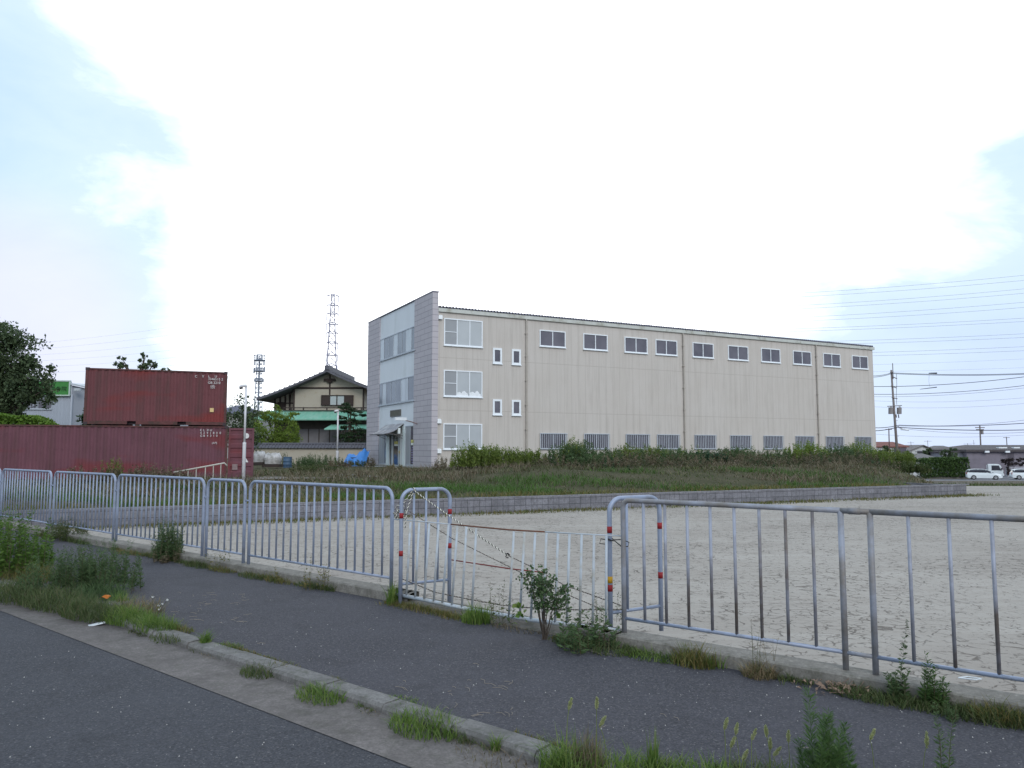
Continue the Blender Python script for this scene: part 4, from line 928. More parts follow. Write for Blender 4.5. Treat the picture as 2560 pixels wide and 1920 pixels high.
# traditional house
HD = 74.0; hx0 = atY(824, 925, HD).x
m_tilr = M('kawara_tile', (.095, .095, .115), .6, .25, 3, bump=.4, stretch=(1, 5, 1)); m_tim = M('dark_timber', (.045, .033, .03), .8, .2, 6); m_pl = M('beige_plaster', (.40, .365, .305), .9, .05, .7, stain=(.35, .3, .22), sfac=.2)
m_cop = M('green_copper', (.16, .40, .30), .6, .14, .9, stain=(.24, .42, .34), sfac=.5, sscale=1.2, stretch=(4, 1, 1)); m_shut = M('shutter_grey', (.17, .165, .18), .7, .1, 2)
rzh = math.radians(0); th = empty('traditional_house', (hx0, HD, .4), 'two-storey traditional house with tiled gable roof and green copper lower eaves', 'house', rz=rzh)
def hX(x, D=HD): return atY(x, 1000, D).x - hx0
def hZ(y, D=HD): return atY(830, y, D).z - .4
gx0, gx1 = hX(734.5), hX(908); apx, apz = hX(824), hZ(927); ez = hZ(997); exl, exr = hX(652), hX(922) + .5
wl = hX(675)
# upper gable wall
zf = hZ(1026)
def roofz(x): return apz - (apx - x) / (apx - exl) * (apz - ez) if x < apx else apz - (x - apx) / (exr - apx) * (apz - hZ(973))
b = MB(); b.prism([(gx0, zf), (gx1, zf), (gx1, roofz(gx1) - .25), (apx, roofz(apx) - .25), (gx0, roofz(gx0) - .25)], lambda p, q, t: (p, t, q), 0, 9); b.build('upper_wall', m_pl, th)
b = MB(); b.prism([(wl, zf), (gx0 - .01, zf), (gx0 - .01, roofz(gx0) - .25), (wl, roofz(wl) - .2)], lambda p, q, t: (p, t, q), 1.6, 9); b.build('side_wing_wall', m_pl, th)
b = MB()
zbm = hZ(970)
for (x0, x1, z0, z1, y) in ((gx0 - .05, gx1 + .1, zbm - .1, zbm + .08, -.04), (gx0 - .06, gx0 + .1, zf, roofz(gx0) - .2, -.03), (gx1 - .06, gx1 + .1, zf, roofz(gx1) - .3, -.03), (apx - .07, apx + .07, hZ(987), apz - .4, -.03)):
    b.box(x0, x1, y, .02, z0, z1)
for x in (wl, wl + .5, wl + 1.0, wl + 1.45, gx0 - .35): b.box(x - .07, x + .09, 1.53, 1.62, zf, roofz(x) - .2)
b.box(wl, gx0, 1.52, 1.61, hZ(1007), hZ(1004)); b.box(wl + .3, wl + .95, 1.5, 1.6, hZ(1022), hZ(1003))
b.build('timber_frame', m_tim, th)
def gable_roof(th_, name, m, y0, y1):
    b = MB(); n = 9; L = []
    for i in range(n + 1): q = i / n; L.append((exl + (apx - exl) * q, ez + (apz - ez) * (q ** 1.12)))
    R = []
    for i in range(1, n + 1): q = i / n; R.append((apx + (exr - apx) * q, apz + (hZ(973) - apz) * (q ** .9)))
    P = L + R; poly = P + [(x, z - .22) for x, z in reversed(P)]
    b.prism(poly, lambda p, q, t: (p, t, q), y0, y1); return b.build(name, m, th_)
gable_roof(th, 'roof', m_tilr, -1.3, 10.5)
b = MB(); b.box(apx - .22, apx + .22, -1.4, 10.6, apz - .02, apz + .38); b.build('ridge', m_tilr, th)
b = MB()
for i in range(14):
    q = (i + .5) / 14; 
    for a_, c_, zz0, zz1 in ((exl, apx, ez, apz), (exr, apx, hZ(973), apz)):
        x = a_ + (c_ - a_) * q; z = zz0 + (zz1 - zz0) * (q ** 1.12 if a_ == exl else 1 - (1 - q) ** .9)
        b.box(x - .06, x + .06, -1.28, 10.4, z + .002, z + .075)
b.build('roll_tiles', m_tilr, th)
MB().box(apx - .55, apx + .55, -.25, -.02, hZ(953), hZ(947)).box(apx - .25, apx + .25, -.26, -.02, hZ(957), hZ(952)).build('gable_ornament', m_tim, th)
wx0, wx1 = hX(804), hX(884)
wz0, wz1 = hZ(1014), hZ(988)
wf = MB().ring((0, 0, 0), (1, 0, 0), (0, -1, 0), wx0, wx1, wz0, wz1, .02, .22, .06).build('window', m_tim, th)
MB().box(wx0 + .07, hX(826), -.18, -.05, wz0 + .07, wz1 - .07).box(hX(861), wx1 - .07, -.18, -.05, wz0 + .07, wz1 - .07).build('shutter_box', m_tim, wf)
MB().box(hX(826) + .01, hX(861) - .01, -.12, -.04, wz0 + .05, wz1 - .07).build('pane', M('shoji_pane', (.38, .43, .44), .4, .05, 2), wf)
b = MB(); b.box(hX(843) - .05, hX(843) + .05, -.16, -.121, wz0 + .05, wz1 - .07); b.build('mullion', m_tim, wf)
# balcony rail and green eaves
MB().box(hX(715), hX(925), -.9, -.8, hZ(1022), hZ(1019.5)).box(hX(715), hX(925), -.9, -.8, hZ(1028), hZ(1026)).build('balcony_rail', m_tim, th)
b = MB()
for x in (735, 765, 823, 870, 908): b.box(hX(x) - .05, hX(x) + .05, -.92, -.78, hZ(1028), hZ(1019))
b.build('balcony_post', m_tim, th)
z1, z0 = hZ(1027), hZ(1050); b = MB()
b.add([(hX(684), -.5, z1), (hX(935), -.5, z1), (hX(945), -2.6, z0), (hX(645), -2.6, z0), (hX(684), -.5, z1 - .1), (hX(935), -.5, z1 - .1), (hX(945), -2.6, z0 - .12), (hX(645), -2.6, z0 - .12)], [(0, 3, 2, 1), (4, 5, 6, 7), (3, 7, 6, 2), (0, 4, 7, 3), (1, 2, 6, 5), (0, 1, 5, 4)]); b.build('copper_eaves', m_cop, th)
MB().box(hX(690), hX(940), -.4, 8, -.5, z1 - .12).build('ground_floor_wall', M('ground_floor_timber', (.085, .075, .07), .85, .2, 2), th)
b = MB()
for i in range(6): x = hX(752 + i * 26); b.box(x, x + .9, -.5, -.41, hZ(1112), hZ(1073))
b.build('shutter', m_shut, th)
b = MB(); z1, z0 = hZ(1063), hZ(1074); b.add([(hX(842), -2.0, z1), (hX(945), -2.0, z1), (hX(948), -3.2, z0), (hX(832), -3.2, z0), (hX(842), -2.0, z1 - .15), (hX(945), -2.0, z1 - .15), (hX(948), -3.2, z0 - .1), (hX(832), -3.2, z0 - .1)], [(0, 3, 2, 1), (4, 5, 6, 7), (3, 7, 6, 2), (0, 4, 7, 3), (1, 2, 6, 5), (0, 1, 5, 4)]); b.build('porch_eaves', m_cop, th)
# boundary wall with tile coping
WDp = 63.0; x0, x1 = atY(630, 1115, WDp).x, atY(935, 1115, WDp).x; zt2_ = atY(780, 1110, WDp).z
bw = empty('tile_capped_wall', ((x0 + x1) / 2, WDp, .2), 'plastered garden wall with dark tiled coping in front of the traditional house', 'wall')
w2 = (x1 - x0) / 2; zz = zt2_ - .2
MB().box(-w2, w2, 0, .25, -.5, zz - .36).build('wall', m_pl, bw)
b = MB(); b.add([(-w2, -.22, zz - .34), (w2, -.22, zz - .34), (w2, .125, zz), (-w2, .125, zz), (w2, .47, zz - .34), (-w2, .47, zz - .34)], [(0, 1, 2, 3), (3, 2, 4, 5), (0, 5, 4, 1)])
n_ = int(w2 * 2 / .27)
for i in range(n_): x = -w2 + i * .27; b.tube([(x, -.24, zz - .33), (x, .12, zz + .02)], .055, 6)
b.build('tile_coping', m_tilr, bw); MB().tube([(-w2, .125, zz + .03), (w2, .125, zz + .03)], .09, 6).build('ridge_tiles', m_tilr, bw)
# ================================================================ TOWERS, LAMPS
m_stl = M('tower_steel', (.30, .30, .40), .6, .08, 1, metal=.2); m_stl2 = M('cell_tower_steel', (.24, .27, .34), .6, .08, 1, metal=.2)
TD = 290.0; tx = atY(831, 800, TD).x
def tz(y, D=TD): return atY(831, y, D).z
pyl = empty('lattice_pylon', (tx, TD, 0), 'tall slender lattice power pylon rising behind the traditional house ridge', 'pylon', rz=math.radians(10))
def hw(z):  # half width
    zt = tz(735); z2 = tz(930)
    q = max(0, (zt - z) / (zt - z2)); return .5 + 1.35 * min(q, 1) + max(0, q - 1) * 2.3
zs = [0]; 
while zs[-1] < tz(738): zs.append(zs[-1] + max(2.0, 1.7 * hw(zs[-1])))
b = MB(); b2 = MB()
for a, c in zip(zs, zs[1:]):
    for sx2, sy2 in ((1, 1), (1, -1), (-1, 1), (-1, -1)):
        b.tube([(sx2 * hw(a), sy2 * hw(a), a), (sx2 * hw(c), sy2 * hw(c), c)], .15, 4)
    for (p, q) in (((1, 1), (1, -1)), ((1, 1), (-1, 1)), ((-1, -1), (1, -1)), ((-1, -1), (-1, 1))):
        b2.tube([(p[0] * hw(a), p[1] * hw(a), a), (q[0] * hw(c), q[1] * hw(c), c)], .07, 4).tube([(q[0] * hw(a), q[1] * hw(a), a), (p[0] * hw(c), p[1] * hw(c), c)], .07, 4).tube([(p[0] * hw(c), p[1] * hw(c), c), (q[0] * hw(c), q[1] * hw(c), c)], .07, 4)
b.build('leg_frame', m_stl, pyl); b2.build('bracing', m_stl, pyl)
levels = [740, 764, 785, 811, 833, 858, 888, 915]
MB().tube([(0, 0, tz(740)), (0, 0, tz(727))], .1, 4).build('lightning_rod', m_stl, pyl)
for y in levels:
    z = tz(y)
    for s in (-1, 1):
        b = MB(); L = 2.15; b.tube([(0, 0, z + .9), (s * L, 0, z + .1)], .13, 4).tube([(0, 0, z), (s * L, 0, z + .1)], .15, 4).build('cross_arm', m_stl, pyl)
        MB().tube([(s * L, 0, z + .1), (s * L, 0, z - 2.5)], .17, 5).build('insulator', m_stl, pyl)
# cell tower
CD = 200.0; tx2 = atY(646, 1000, CD).x
ct = empty('cell_tower', (tx2, CD, 0), 'grey lattice cell tower with ring platforms and antennas, left of the pylon', 'tower')
def cz_(y): return atY(646, y, CD).z
def chw(z):
    q = (cz_(887) - z) / (cz_(887) - cz_(1030)); return .62 + .42 * max(0, q)
zs = [0]
while zs[-1] < cz_(890): zs.append(zs[-1] + 1.25)
b = MB(); b2 = MB()
for a, c in zip(zs, zs[1:]):
    for i in range(4):
        an = PI / 4 + i * PI / 2 + .3; an2 = an + PI / 2; ra, rc_ = chw(a) * 1.35, chw(c) * 1.35
        b.tube([(ra * math.cos(an), ra * math.sin(an), a), (rc_ * math.cos(an), rc_ * math.sin(an), c)], .10, 4)
        b2.tube([(ra * math.cos(an), ra * math.sin(an), a), (rc_ * math.cos(an2), rc_ * math.sin(an2), c)], .06, 4).tube([(rc_ * math.cos(an), rc_ * math.sin(an), c), (rc_ * math.cos(an2), rc_ * math.sin(an2), c)], .06, 4)
b.tube([(0, 0, 0), (0, 0, cz_(895))], .22, 6); b.build('mast_frame', m_stl2, ct); b2.build('bracing', m_stl2, ct)
for (y, R, dy) in ((901, 1.45, 12), (928, 1.25, 8), (953, 1.2, 6)):
    z = cz_(y); b = MB(); n = 20
    for dz, rr in ((0, .14), (dy * .104 * .5, .05), (dy * .104, .07)): b.tube([(R * math.cos(i * 2 * PI / n), R * math.sin(i * 2 * PI / n), z + dz) for i in range(n + 1)], rr, 4)
    for i in range(n): a = i * 2 * PI / n; b.tube([(R * math.cos(a), R * math.sin(a), z), (R * math.cos(a), R * math.sin(a), z + dy * .104)], .05, 4)
    for i in range(4): a = i * PI / 2; b.tube([(0, 0, z), (R * math.cos(a), R * math.sin(a), z)], .08, 4)
    b.build('ring_platform', m_stl2, ct)
b = MB()
for x, y0, y1 in ((-1.3, 890, 877), (1.3, 890, 879), (-1.55, 955, 938), (-.9, 885, 881)): b.tube([(x, 0, cz_(y0)), (x, 0, cz_(y1))], .07, 4)
for x, y0 in ((-1.35, 925), (1.35, 922), (1.2, 905), (-1.2, 905)): b.box(x - .15, x + .15, -.2, .2, cz_(y0) - .9, cz_(y0) + .5)
b.build('antennas', m_stl2, ct)
m_lp = M('lamp_pole_white', (.62, .61, .64), .5, .05, 4, spec=.4)
for (xb, yb, yt, D, xt, lab) in ((609, 1181, 966, 33.6, 611, 'white stepped lamp pole in front of the open red container door'), (843, 1143, 1028, 60, 843, 'white lamp pole in front of the garden wall and pine')):
    pb_ = atY(xb, yb, D); pt = atY(xt, yt, D); lp = empty('lamp_pole', (pb_.x, D, min(pb_.z, .15)), lab, 'lamp pole')
    H = pt.z - lp.location.z; H1_ = H * (.40 if D < 40 else .28); r = .075 if D < 40 else .10
    MB().tube([(0, 0, -.3), (0, 0, H1_), (0, 0, H1_ + .06)], r, 10).build('base_tube', m_lp, lp, smooth=True)
    MB().tube([(0, 0, H1_ + .061), (0, 0, H)], r * .62, 10).build('upper_tube', m_lp, lp, smooth=True)
    hd_ = MB().tube([(.03, 0, H + .02), (-.10, -.05, H + .03), (-.26, -.1, H - .03)], r * 1.0, 8, r * .8).build('lamp_head', m_lp, lp, smooth=True)
    MB().tube([(-.12, -.06, H - .06), (-.26, -.1, H - .09)], r * .7, 8).build('lamp_lens', m_cast, hd_)
# bulk bags, drum, tarp
def lumpy(name, cx, w, d, h, mat, parent, seed, seg=14, sag=.1):
    rd = random.Random(seed); vs = []; fs = []; rows = 7
    for j in range(rows):
        q = j / (rows - 1); k = 1 + .12 * math.sin(q * PI) - .25 * max(0, q - .7) / .3
        for i in range(seg):
            a = i * 2 * PI / seg; c, s = math.cos(a), math.sin(a); sq = 1 / max(abs(c), abs(s)) ** .55
            vs.append((cx + c * sq * w / 2 * k * rd.uniform(.93, 1.07), s * sq * d / 2 * k * rd.uniform(.93, 1.07), q * h * rd.uniform(.95, 1.06)))
    for j in range(rows - 1):
        for i in range(seg): fs.append((j * seg + i, j * seg + (i + 1) % seg, (j + 1) * seg + (i + 1) % seg, (j + 1) * seg + i))
    vs.append((cx, 0, h * (1 - sag))); fs += [((rows - 1) * seg + i, (rows - 1) * seg + (i + 1) % seg, len(vs) - 1) for i in range(seg)]
    o = MB().add(vs, fs).build(name, mat, parent, smooth=True); return o
m_bag = M('bulk_bag_weave', (.55, .54, .55), .85, .12, 4, stain=(.30, .29, .28), sfac=.5, sscale=3)
for (xc, w, y0, y1, lab, sd_) in ((649, 26, 1151, 1128, 'left of the two white bulk bags, leaning against the red container door', 3), (682, 38, 1156, 1133, 'right white bulk bag, wide and slumped, next to the blue drum', 4)):
    D = 52; p = atY(xc, y0, D); t = empty('bulk_bag', (p.x, D, p.z - .1), lab, 'bulk bag'); W_ = w * D / 1920
    lumpy('bag', 0, W_, .9, atY(xc, y1, D).z - p.z + .1, m_bag, t, sd_)
    b = MB()
    for s in (-1, 1): b.tube([(s * W_ * .25 - .12, -.2, .5), (s * W_ * .25, -.25, .78), (s * W_ * .25 + .14, -.2, .5)], .025, 5)
    b.build('lifting_loop', m_bag, t)
    MB().box(-W_ * .55, W_ * .55, -.5, .5, -.22, -.02).build('pallet', m_tim, t)
D = 54; p = atY(718.5, 1171, D); dr_ = empty('drum', (p.x, D, p.z), 'blue steel drum standing beside the white bulk bags', 'drum')
Hd = atY(718.5, 1142, D).z - p.z; rd_ = 10.5 * D / 1920
pts = []; b = MB(); prof = [(0, 1), (.02, 1.02), (.05, 1), (.33, 1), (.345, 1.035), (.36, 1), (.65, 1), (.665, 1.035), (.68, 1), (.96, 1), (.98, 1.02), (1, 1), (.985, .92), (.98, .0001)]
n = 20; vs = [(rd_ * r * math.cos(i * 2 * PI / n), rd_ * r * math.sin(i * 2 * PI / n), Hd * z) for z, r in prof for i in range(n)]
b.add(vs, [(j * n + i, j * n + (i + 1) % n, (j + 1) * n + (i + 1) % n, (j + 1) * n + i) for j in range(len(prof) - 1) for i in range(n)]); b.build('body', M('drum_blue', (.065, .12, .20), .5, .12, 4, stain=(.04, .07, .12), sfac=.5), dr_, smooth=True)
MB().tube([(rd_ * .5, 0, Hd * .98), (rd_ * .5, 0, Hd * 1.01)], .03, 8).build('bung', m_cast, dr_)
D = 60.5; p = atY(893, 1169, D); tp = empty('tarpaulin_heap', (p.x, D, p.z - .1), 'bright blue tarpaulin draped over a heap beside the factory end wall', 'tarpaulin')
vs = []; nx_, nz_ = 26, 12
def tarp(u, v):
    H = 1.12 + .38 * sstep(.2, .8, u) + .10 * math.sin(u * 11) + .05 * math.sin(u * 27 + v * 6); y = -1.0 + 1.0 * v + .06 * math.sin(u * 21 + v * 3) * (1 - v); return (-.85 + u * 1.75 + .15 * (v - .5), y, H * (v ** .55) * (.98 + .02 * math.sin(u * 23 + 3 * v)))
vs = [tarp(i / nx_, j / nz_) for j in range(nz_ + 1) for i in range(nx_ + 1)]
b = MB().add(vs, [(j * (nx_ + 1) + i, j * (nx_ + 1) + i + 1, (j + 1) * (nx_ + 1) + i + 1, (j + 1) * (nx_ + 1) + i) for j in range(nz_) for i in range(nx_)])
b.add([(-.85, -1, 0), (-.85, .2, 0), (-.78, .15, 1.1), (-.78, 0, 1.12)], [(0, 1, 2, 3)]); o = b.build('sheet', M('tarp_blue', (.045, .20, .55), .45, .12, 3, spec=.4), tp, smooth=True)
s_m = o.modifiers.new('s', 'SOLIDIFY'); s_m.thickness = .01
MB().box(-.6, .8, -.4, .6, 0, .9).build('covered_load', m_tim, tp)
# ================================================================ RIGHT BACKGROUND
ZB = -2.8
def house(x0, x1, ye, yr, D, label, mr, mw, kind='hip', ybase=None, depth=7, name='house', rz=0, rx=None):
    a, c = atY(x0, ye, D), atY(x1, ye, D); xc = (a.x + c.x) / 2; w = (c.x - a.x) / 2; e = a.z - ZB; r = atY(x0, yr, D).z - ZB
    t = empty(name, (xc, D, ZB), label, 'house', rz=rz)
    rr = (rx if rx is not None else .35) * w
    if kind == 'hip':
        b = MB().add([(-w, -.3, e), (w, -.3, e), (w, depth, e), (-w, depth, e), (-rr, depth / 2, r), (rr, depth / 2, r), (-w, -.3, e - .18), (w, -.3, e - .18), (w, depth, e - .18), (-w, depth, e - .18)], [(0, 1, 5, 4), (1, 2, 5), (2, 3, 4, 5), (3, 0, 4), (0, 6, 7, 1), (6, 9, 8, 7), (1, 7, 8, 2), (2, 8, 9, 3), (3, 9, 6, 0)]); b.build('roof', mr, t)
        MB().box(-w * .93, w * .93, .1, depth - .3, -.5, e - .19).build('wall', mw, t)
    else:   # gable facing the camera
        b = MB(); P = [(-w, e), (0, r), (w, e)]; poly = P + [(x, z - .22) for x, z in reversed(P)]; b.prism(poly, lambda p, q, t_: (p, t_, q), -.5, depth); b.build('roof', mr, t)
        b = MB(); b.prism([(-w * .86, -.5), (w * .86, -.5), (w * .86, e + .14 * (r - e) - .3), (0, r - .3), (-w * .86, e + .14 * (r - e) - .3)], lambda p, q, t_: (p, t_, q), 0, depth - .2); b.build('wall', mw, t)
    return t, w, e, r
m_rr = M('red_tile', (.17, .065, .055), .75, .2, 1.5); m_gr = M('grey_tile', (.13, .12, .125), .75, .2, 1.5); m_dr = M('dark_slate', (.075, .065, .07), .75, .2, 1.5)
m_ww = M('white_render', (.52, .53, .55), .9, .06, .8); m_gw = M('mauve_grey_render', (.20, .18, .215), .9, .08, .8, stain=(.15, .135, .16), sfac=.4, sscale=.5)
t, w, e, r = house(2140, 2272, 1116, 1104, 150, 'low house with a long red tiled roof behind the factory corner', m_rr, m_ww, 'hip', rx=.75)
MB().box(w * .45, w * .9, -.1, .08, e - 1.9, e - .3).build('window', g_dark, t)
t, w, e, r = house(2262, 2352, 1130, 1112, 170, 'grey roofed white house with broad gable in the middle distance', m_gr, m_ww, 'gable', depth=14)
MB().box(-w * .3, w * .3, -.06, -.001, e - .6, e + .3).build('window', g_dark, t)
t, w, e, r = house(2268, 2350, 1146, 1134, 128, 'low lean-to with dark grey roof and white end wall above the hedge', m_gr, m_ww, 'hip', rx=.6)
t, w, e, r = house(2332, 2400, 1124, 1114, 190, 'far grey hipped house between the white gable and the warehouse', m_gr, m_ww, 'hip')
MB().box(-w * .5, w * .5, .0, .09, e - 1.8, e - .5).build('window', g_dark, t)
# big mauve warehouse at right
WD_ = 130; a = atY(2416, 1124, WD_); c = atY(2640, 1124, WD_); wh = empty('warehouse', (a.x, WD_, ZB), 'long mauve-grey warehouse with a dark hipped roof at the right edge', 'building')
e = a.z - ZB; r = atY(2416, 1112, WD_).z - ZB; L_ = c.x - a.x
MB().add([(-.4, -.6, e), (L_, -.6, e), (L_, 12, e), (-.4, 12, e), (2.6, 5, r), (L_, 5, r), (-.4, -.6, e - .35), (L_, -.6, e - .35), (L_, 12, e - .35), (-.4, 12, e - .35)], [(0, 1, 5, 4), (1, 2, 5), (2, 3, 4, 5), (3, 0, 4), (0, 6, 7, 1), (6, 9, 8, 7), (1, 7, 8, 2), (3, 9, 6, 0)]).build('roof', m_dr, wh)
MB().box(0, L_ - .3, 0, 11, -.5, e - .36).build('wall', m_gw, wh)
MB().box(-3.6, -.01, 1.0, 9, -.5, e - .5).build('annex_wall', M('annex_block', (.25, .25, .29), .9, .12, 1, stain=(.18, .175, .2), sfac=.4, sscale=1.2), wh)
MB().box(-3.9, 0, .8, 9.2, e - .49, e - .35).build('annex_roof', m_dr, wh)
for x in (2456, 2507): q = atY(x, 1126, WD_).x - a.x; MB().box(q, q + .7, -.8, -.4, e - .5, e - .2).build('wall_lamp', m_alu, wh)
q = atY(2518, 1125, WD_).x - a.x; MB().box(q, q + 1.1, -.02, -.003, .2, e - .6).build('bay_shade_sheet', M('bay_shadow_grey', (.10, .09, .11), .9, .1, 1), wh)  # flat dark sheet on the wall; the shade of a recess is its colour
for x, w2_ in ((2505, 1.4), (2543, 1.0)): q = atY(x, 1120, WD_).x - a.x; MB().box(q, q + w2_, .8, 1.6, e + .22, e + .42).build('roof_light', m_alu, wh)
# clutter: pale block wall with dark shrubs in front
q = atY(2516, 1180, 122); bw2 = empty('pale_block_wall', (q.x, 122, ZB), 'pale low block wall under dark clipped shrubs behind the parked cars', 'wall')
MB().box(0, 2.9, 0, .2, -.3, atY(2516, 1167, 122).z - ZB).build('blockwork', M('pale_blocks', (.38, .38, .43), .9, .2, 1.5), bw2)
q2 = atY(2552, 1156, 123); MB().box(2.95, 12, .3, .4, -.3, q2.z - ZB).build('side_section', MATS['pale_blocks'], bw2)
tree('clipped_shrubs', (q.x + .6, 121.8, ZB), .8, [(-.8, 0, 2.5, .9, .5, .5), (.3, 0, 2.6, 1.1, .5, .55), (1.6, 0, 2.5, 1, .5, .5), (-.4, -.4, 1.4, .7, .5, 1.1)], 1500, .3, leafmat('plum_dark_leaves', [(.035, .025, .03), (.05, .04, .04)], .1), 'dark plum shrubs clipped over the pale block wall at right', cat='shrub', r0=.06)
# trees at right
for (x, yt, yb, D, w, lab) in ((2215, 1112, 1160, 112, 46, 'dark green tree mass between the factory corner and the tall utility pole'), (2270, 1126, 1160, 116, 26, 'dark tree right beside the foot of the utility pole'), (2322, 1120, 1150, 135, 28, 'rounded dark tree in front of the white gable'), (2375, 1117, 1150, 125, 48, 'dark tree above the clipped hedge, left of the warehouse')):
    p = atY(x, yt, D); hh_ = p.z - ZB; W_ = w * D / 1920 / 2
    tree('garden_tree', (p.x, D, ZB), hh_ * .4, [(-.45 * W_, 0, hh_ * .66, W_ * .6, W_ * .5, hh_ * .24), (.4 * W_, 0, hh_ * .70, W_ * .62, W_ * .5, hh_ * .26), (0, 0, hh_ * .86, W_ * .5, W_ * .5, hh_ * .14), (0, 0, hh_ * .42, W_ * .95, W_ * .6, hh_ * .3)], 2400, .34, leaf_dark, lab, r0=.15)
# hedge
a = atY(2303, 1150, 113); c = atY(2424, 1145, 113); hg = empty('clipped_hedge', ((a.x + c.x) / 2, 114, ZB), 'long clipped green hedge left of the white wagon', 'hedge')
W_ = (c.x - a.x) / 2; zt3 = atY(2380, 1147, 113).z - ZB; zb3 = .35; n = 9000
f_ = rng.integers(0, 3, n); xx = rng.uniform(-W_, W_, n); yy = rng.uniform(-.9, .9, n); zz = rng.uniform(zb3, zt3, n)
yy = np.where(f_ == 0, -.9 + rng.normal(0, .12, n), yy); zz = np.where(f_ == 1, zt3 + rng.normal(0, .1, n), zz); zz -= .35 * np.clip((-xx - W_ * .3) / W_, 0, 1)
VG().leaves(np.stack([xx, yy, zz], 1), rng.uniform(.14, .34, n), .6).build('foliage', leafmat('hedge_leaves', [(.03, .06, .018), (.055, .10, .025), (.09, .15, .04)], .2), hg)
b = MB()
for i in range(10): x = -W_ + (i + .5) * 2 * W_ / 10; b.tube([(x, 0, -.2), (x + .1, 0, zt3 - .4)], .09, 6)
b.build('stems', m_bark, hg)
MB().box(-W_, W_, -.65, -.5, -.4, .45).build('foot_kerb', m_curb, hg)
# vehicles
m_car = M('white_car_paint', (.68, .72, .75), .25, .03, 2, spec=.6); m_cg = mat_glass('car_glass', (.03, .03, .04), (.06, .06, .075), .08); m_ty = M('tyre_rubber', (.02, .02, .022), .85, .2, 8); m_rim = M('alloy_rim', (.35, .35, .37), .35, .1, 8, metal=.6); m_hl = M('headlight_lens', (.6, .65, .68), .15, .05, 5, spec=.8)
def wheel(t, x, y, r=.32):
    b = MB().tube([(x, y - .1, r), (x, y + .1, r)], r, 20); w_ = b.build('wheel', m_ty, t); s = -1 if y < 0 else 1
    MB().tube([(x, y + s * .101, r), (x, y + s * .11, r)], r * .62, 14).build('rim', m_rim, w_)
def loft(secs, y_of):
    """secs: list of (x, z_bottom, z_top, halfwidth bottom, halfwidth top)"""
    vs = []; 
    for (x, zb_, zt_, wb, wt) in secs: vs += [(x, -wb, zb_), (x, -wb * 1.0, zb_ + (zt_ - zb_) * .6), (x, -wt, zt_), (x, wt, zt_), (x, wb, zb_ + (zt_ - zb_) * .6), (x, wb, zb_)]
    fs = []; n = len(secs)
    for i in range(n - 1):
        for k in range(6): fs.append((i * 6 + k, (i + 1) * 6 + k, (i + 1) * 6 + (k + 1) % 6, i * 6 + (k + 1) % 6))
    fs += [tuple(range(5, -1, -1)), tuple(range((n - 1) * 6, n * 6))]; return MB().add(vs, fs)
def car(D, xpx, label, rz, name='parked_car'):
    p = atY(xpx, 1190, D); t = empty(name, (p.x, D, zg(D) + .03), label, 'car', rz=rz)
    body = loft([(-2.15, .38, .95, .74, .70), (-2.05, .25, 1.02, .82, .76), (-1.2, .22, 1.0, .85, .80), (.5, .22, .98, .85, .80), (1.1, .22, .95, .85, .78), (1.8, .22, .84, .82, .70), (2.1, .25, .74, .76, .60), (2.2, .32, .60, .66, .52)], None)
    bo = body.build('body', m_car, t, smooth=False, bevel=.03)
    cab = loft([(-2.05, .98, 1.05, .76, .70), (-1.75, .98, 1.38, .76, .58), (-1.0, .98, 1.46, .77, .60), (.1, .98, 1.44, .77, .60), (.45, .97, 1.34, .77, .60), (1.25, .94, .97, .74, .66)], None); cab.build('cabin_glass', m_cg, t)
    rf = loft([(-2.0, 1.30, 1.34, .60, .58), (-1.6, 1.41, 1.45, .62, .58), (-1.0, 1.465, 1.50, .62, .60), (.1, 1.445, 1.48, .62, .60), (.5, 1.33, 1.37, .62, .58)], None); rf.build('roof', m_car, t)
    b = MB()
    for s in (-1, 1):
        for q0, q1 in (((-1.95, .98), (-1.72, 1.40)), ((-.75, .98), (-.72, 1.45)), ((.35, .98), (.2, 1.44)), ((1.28, .95), (.42, 1.36))): b.tube([(q0[0], s * .765, q0[1]), (q1[0], s * .61, q1[1])], .035, 4)
    b.build('pillars', m_car, t)
    for s in (-1, 1):
        MB().box(1.98, 2.16, s * .62 - .12, s * .62 + .12, .58, .70).build('headlight', m_hl, t); MB().box(.75, .95, s * .9 - .08, s * .9 + .08, 1.0, 1.13).build('mirror', m_car, t); MB().box(-2.17, -2.07, s * .68 - .08, s * .68 + .08, .75, 1.0).build('tail_light', m_red, t)
    MB().box(2.15, 2.225, -.38, .38, .34, .5).build('grille', m_cast, t)
    MB().box(2.226, 2.235, -.16, .16, .40, .48).build('number_plate', m_mark, t)
    for x in (-1.3, 1.35):
        for y in (-.78, .78): wheel(t, x, y)
    return t
car(109, 2459, 'white estate car parked nose right, left of the pair of cars', math.radians(-24), 'estate_car')
car(111, 2570, 'white hatchback cut by the right edge, seen from its tail', math.radians(-20), 'hatchback')
p = atY(2476, 1180, 116); tk = empty('flatbed_truck', (p.x, 116, zg(112) + .03), 'white flatbed truck with tall cab behind the estate car', 'truck', rz=math.radians(-30))
cab = MB(); cab.prism([(-.3, .5), (1.55, .5), (1.62, 1.15), (1.25, 2.0), (1.0, 2.12), (-.3, 2.12)], lambda p_, q, t_: (p_, t_, q), -.85, .85); cab.build('cab', m_car, tk, bevel=.04)
MB().prism([(.15, 1.2), (1.35, 1.2), (1.1, 1.92), (.15, 1.92)], lambda p_, q, t_: (p_, t_, q), -.872, -.852).build('side_window', m_cg, tk)
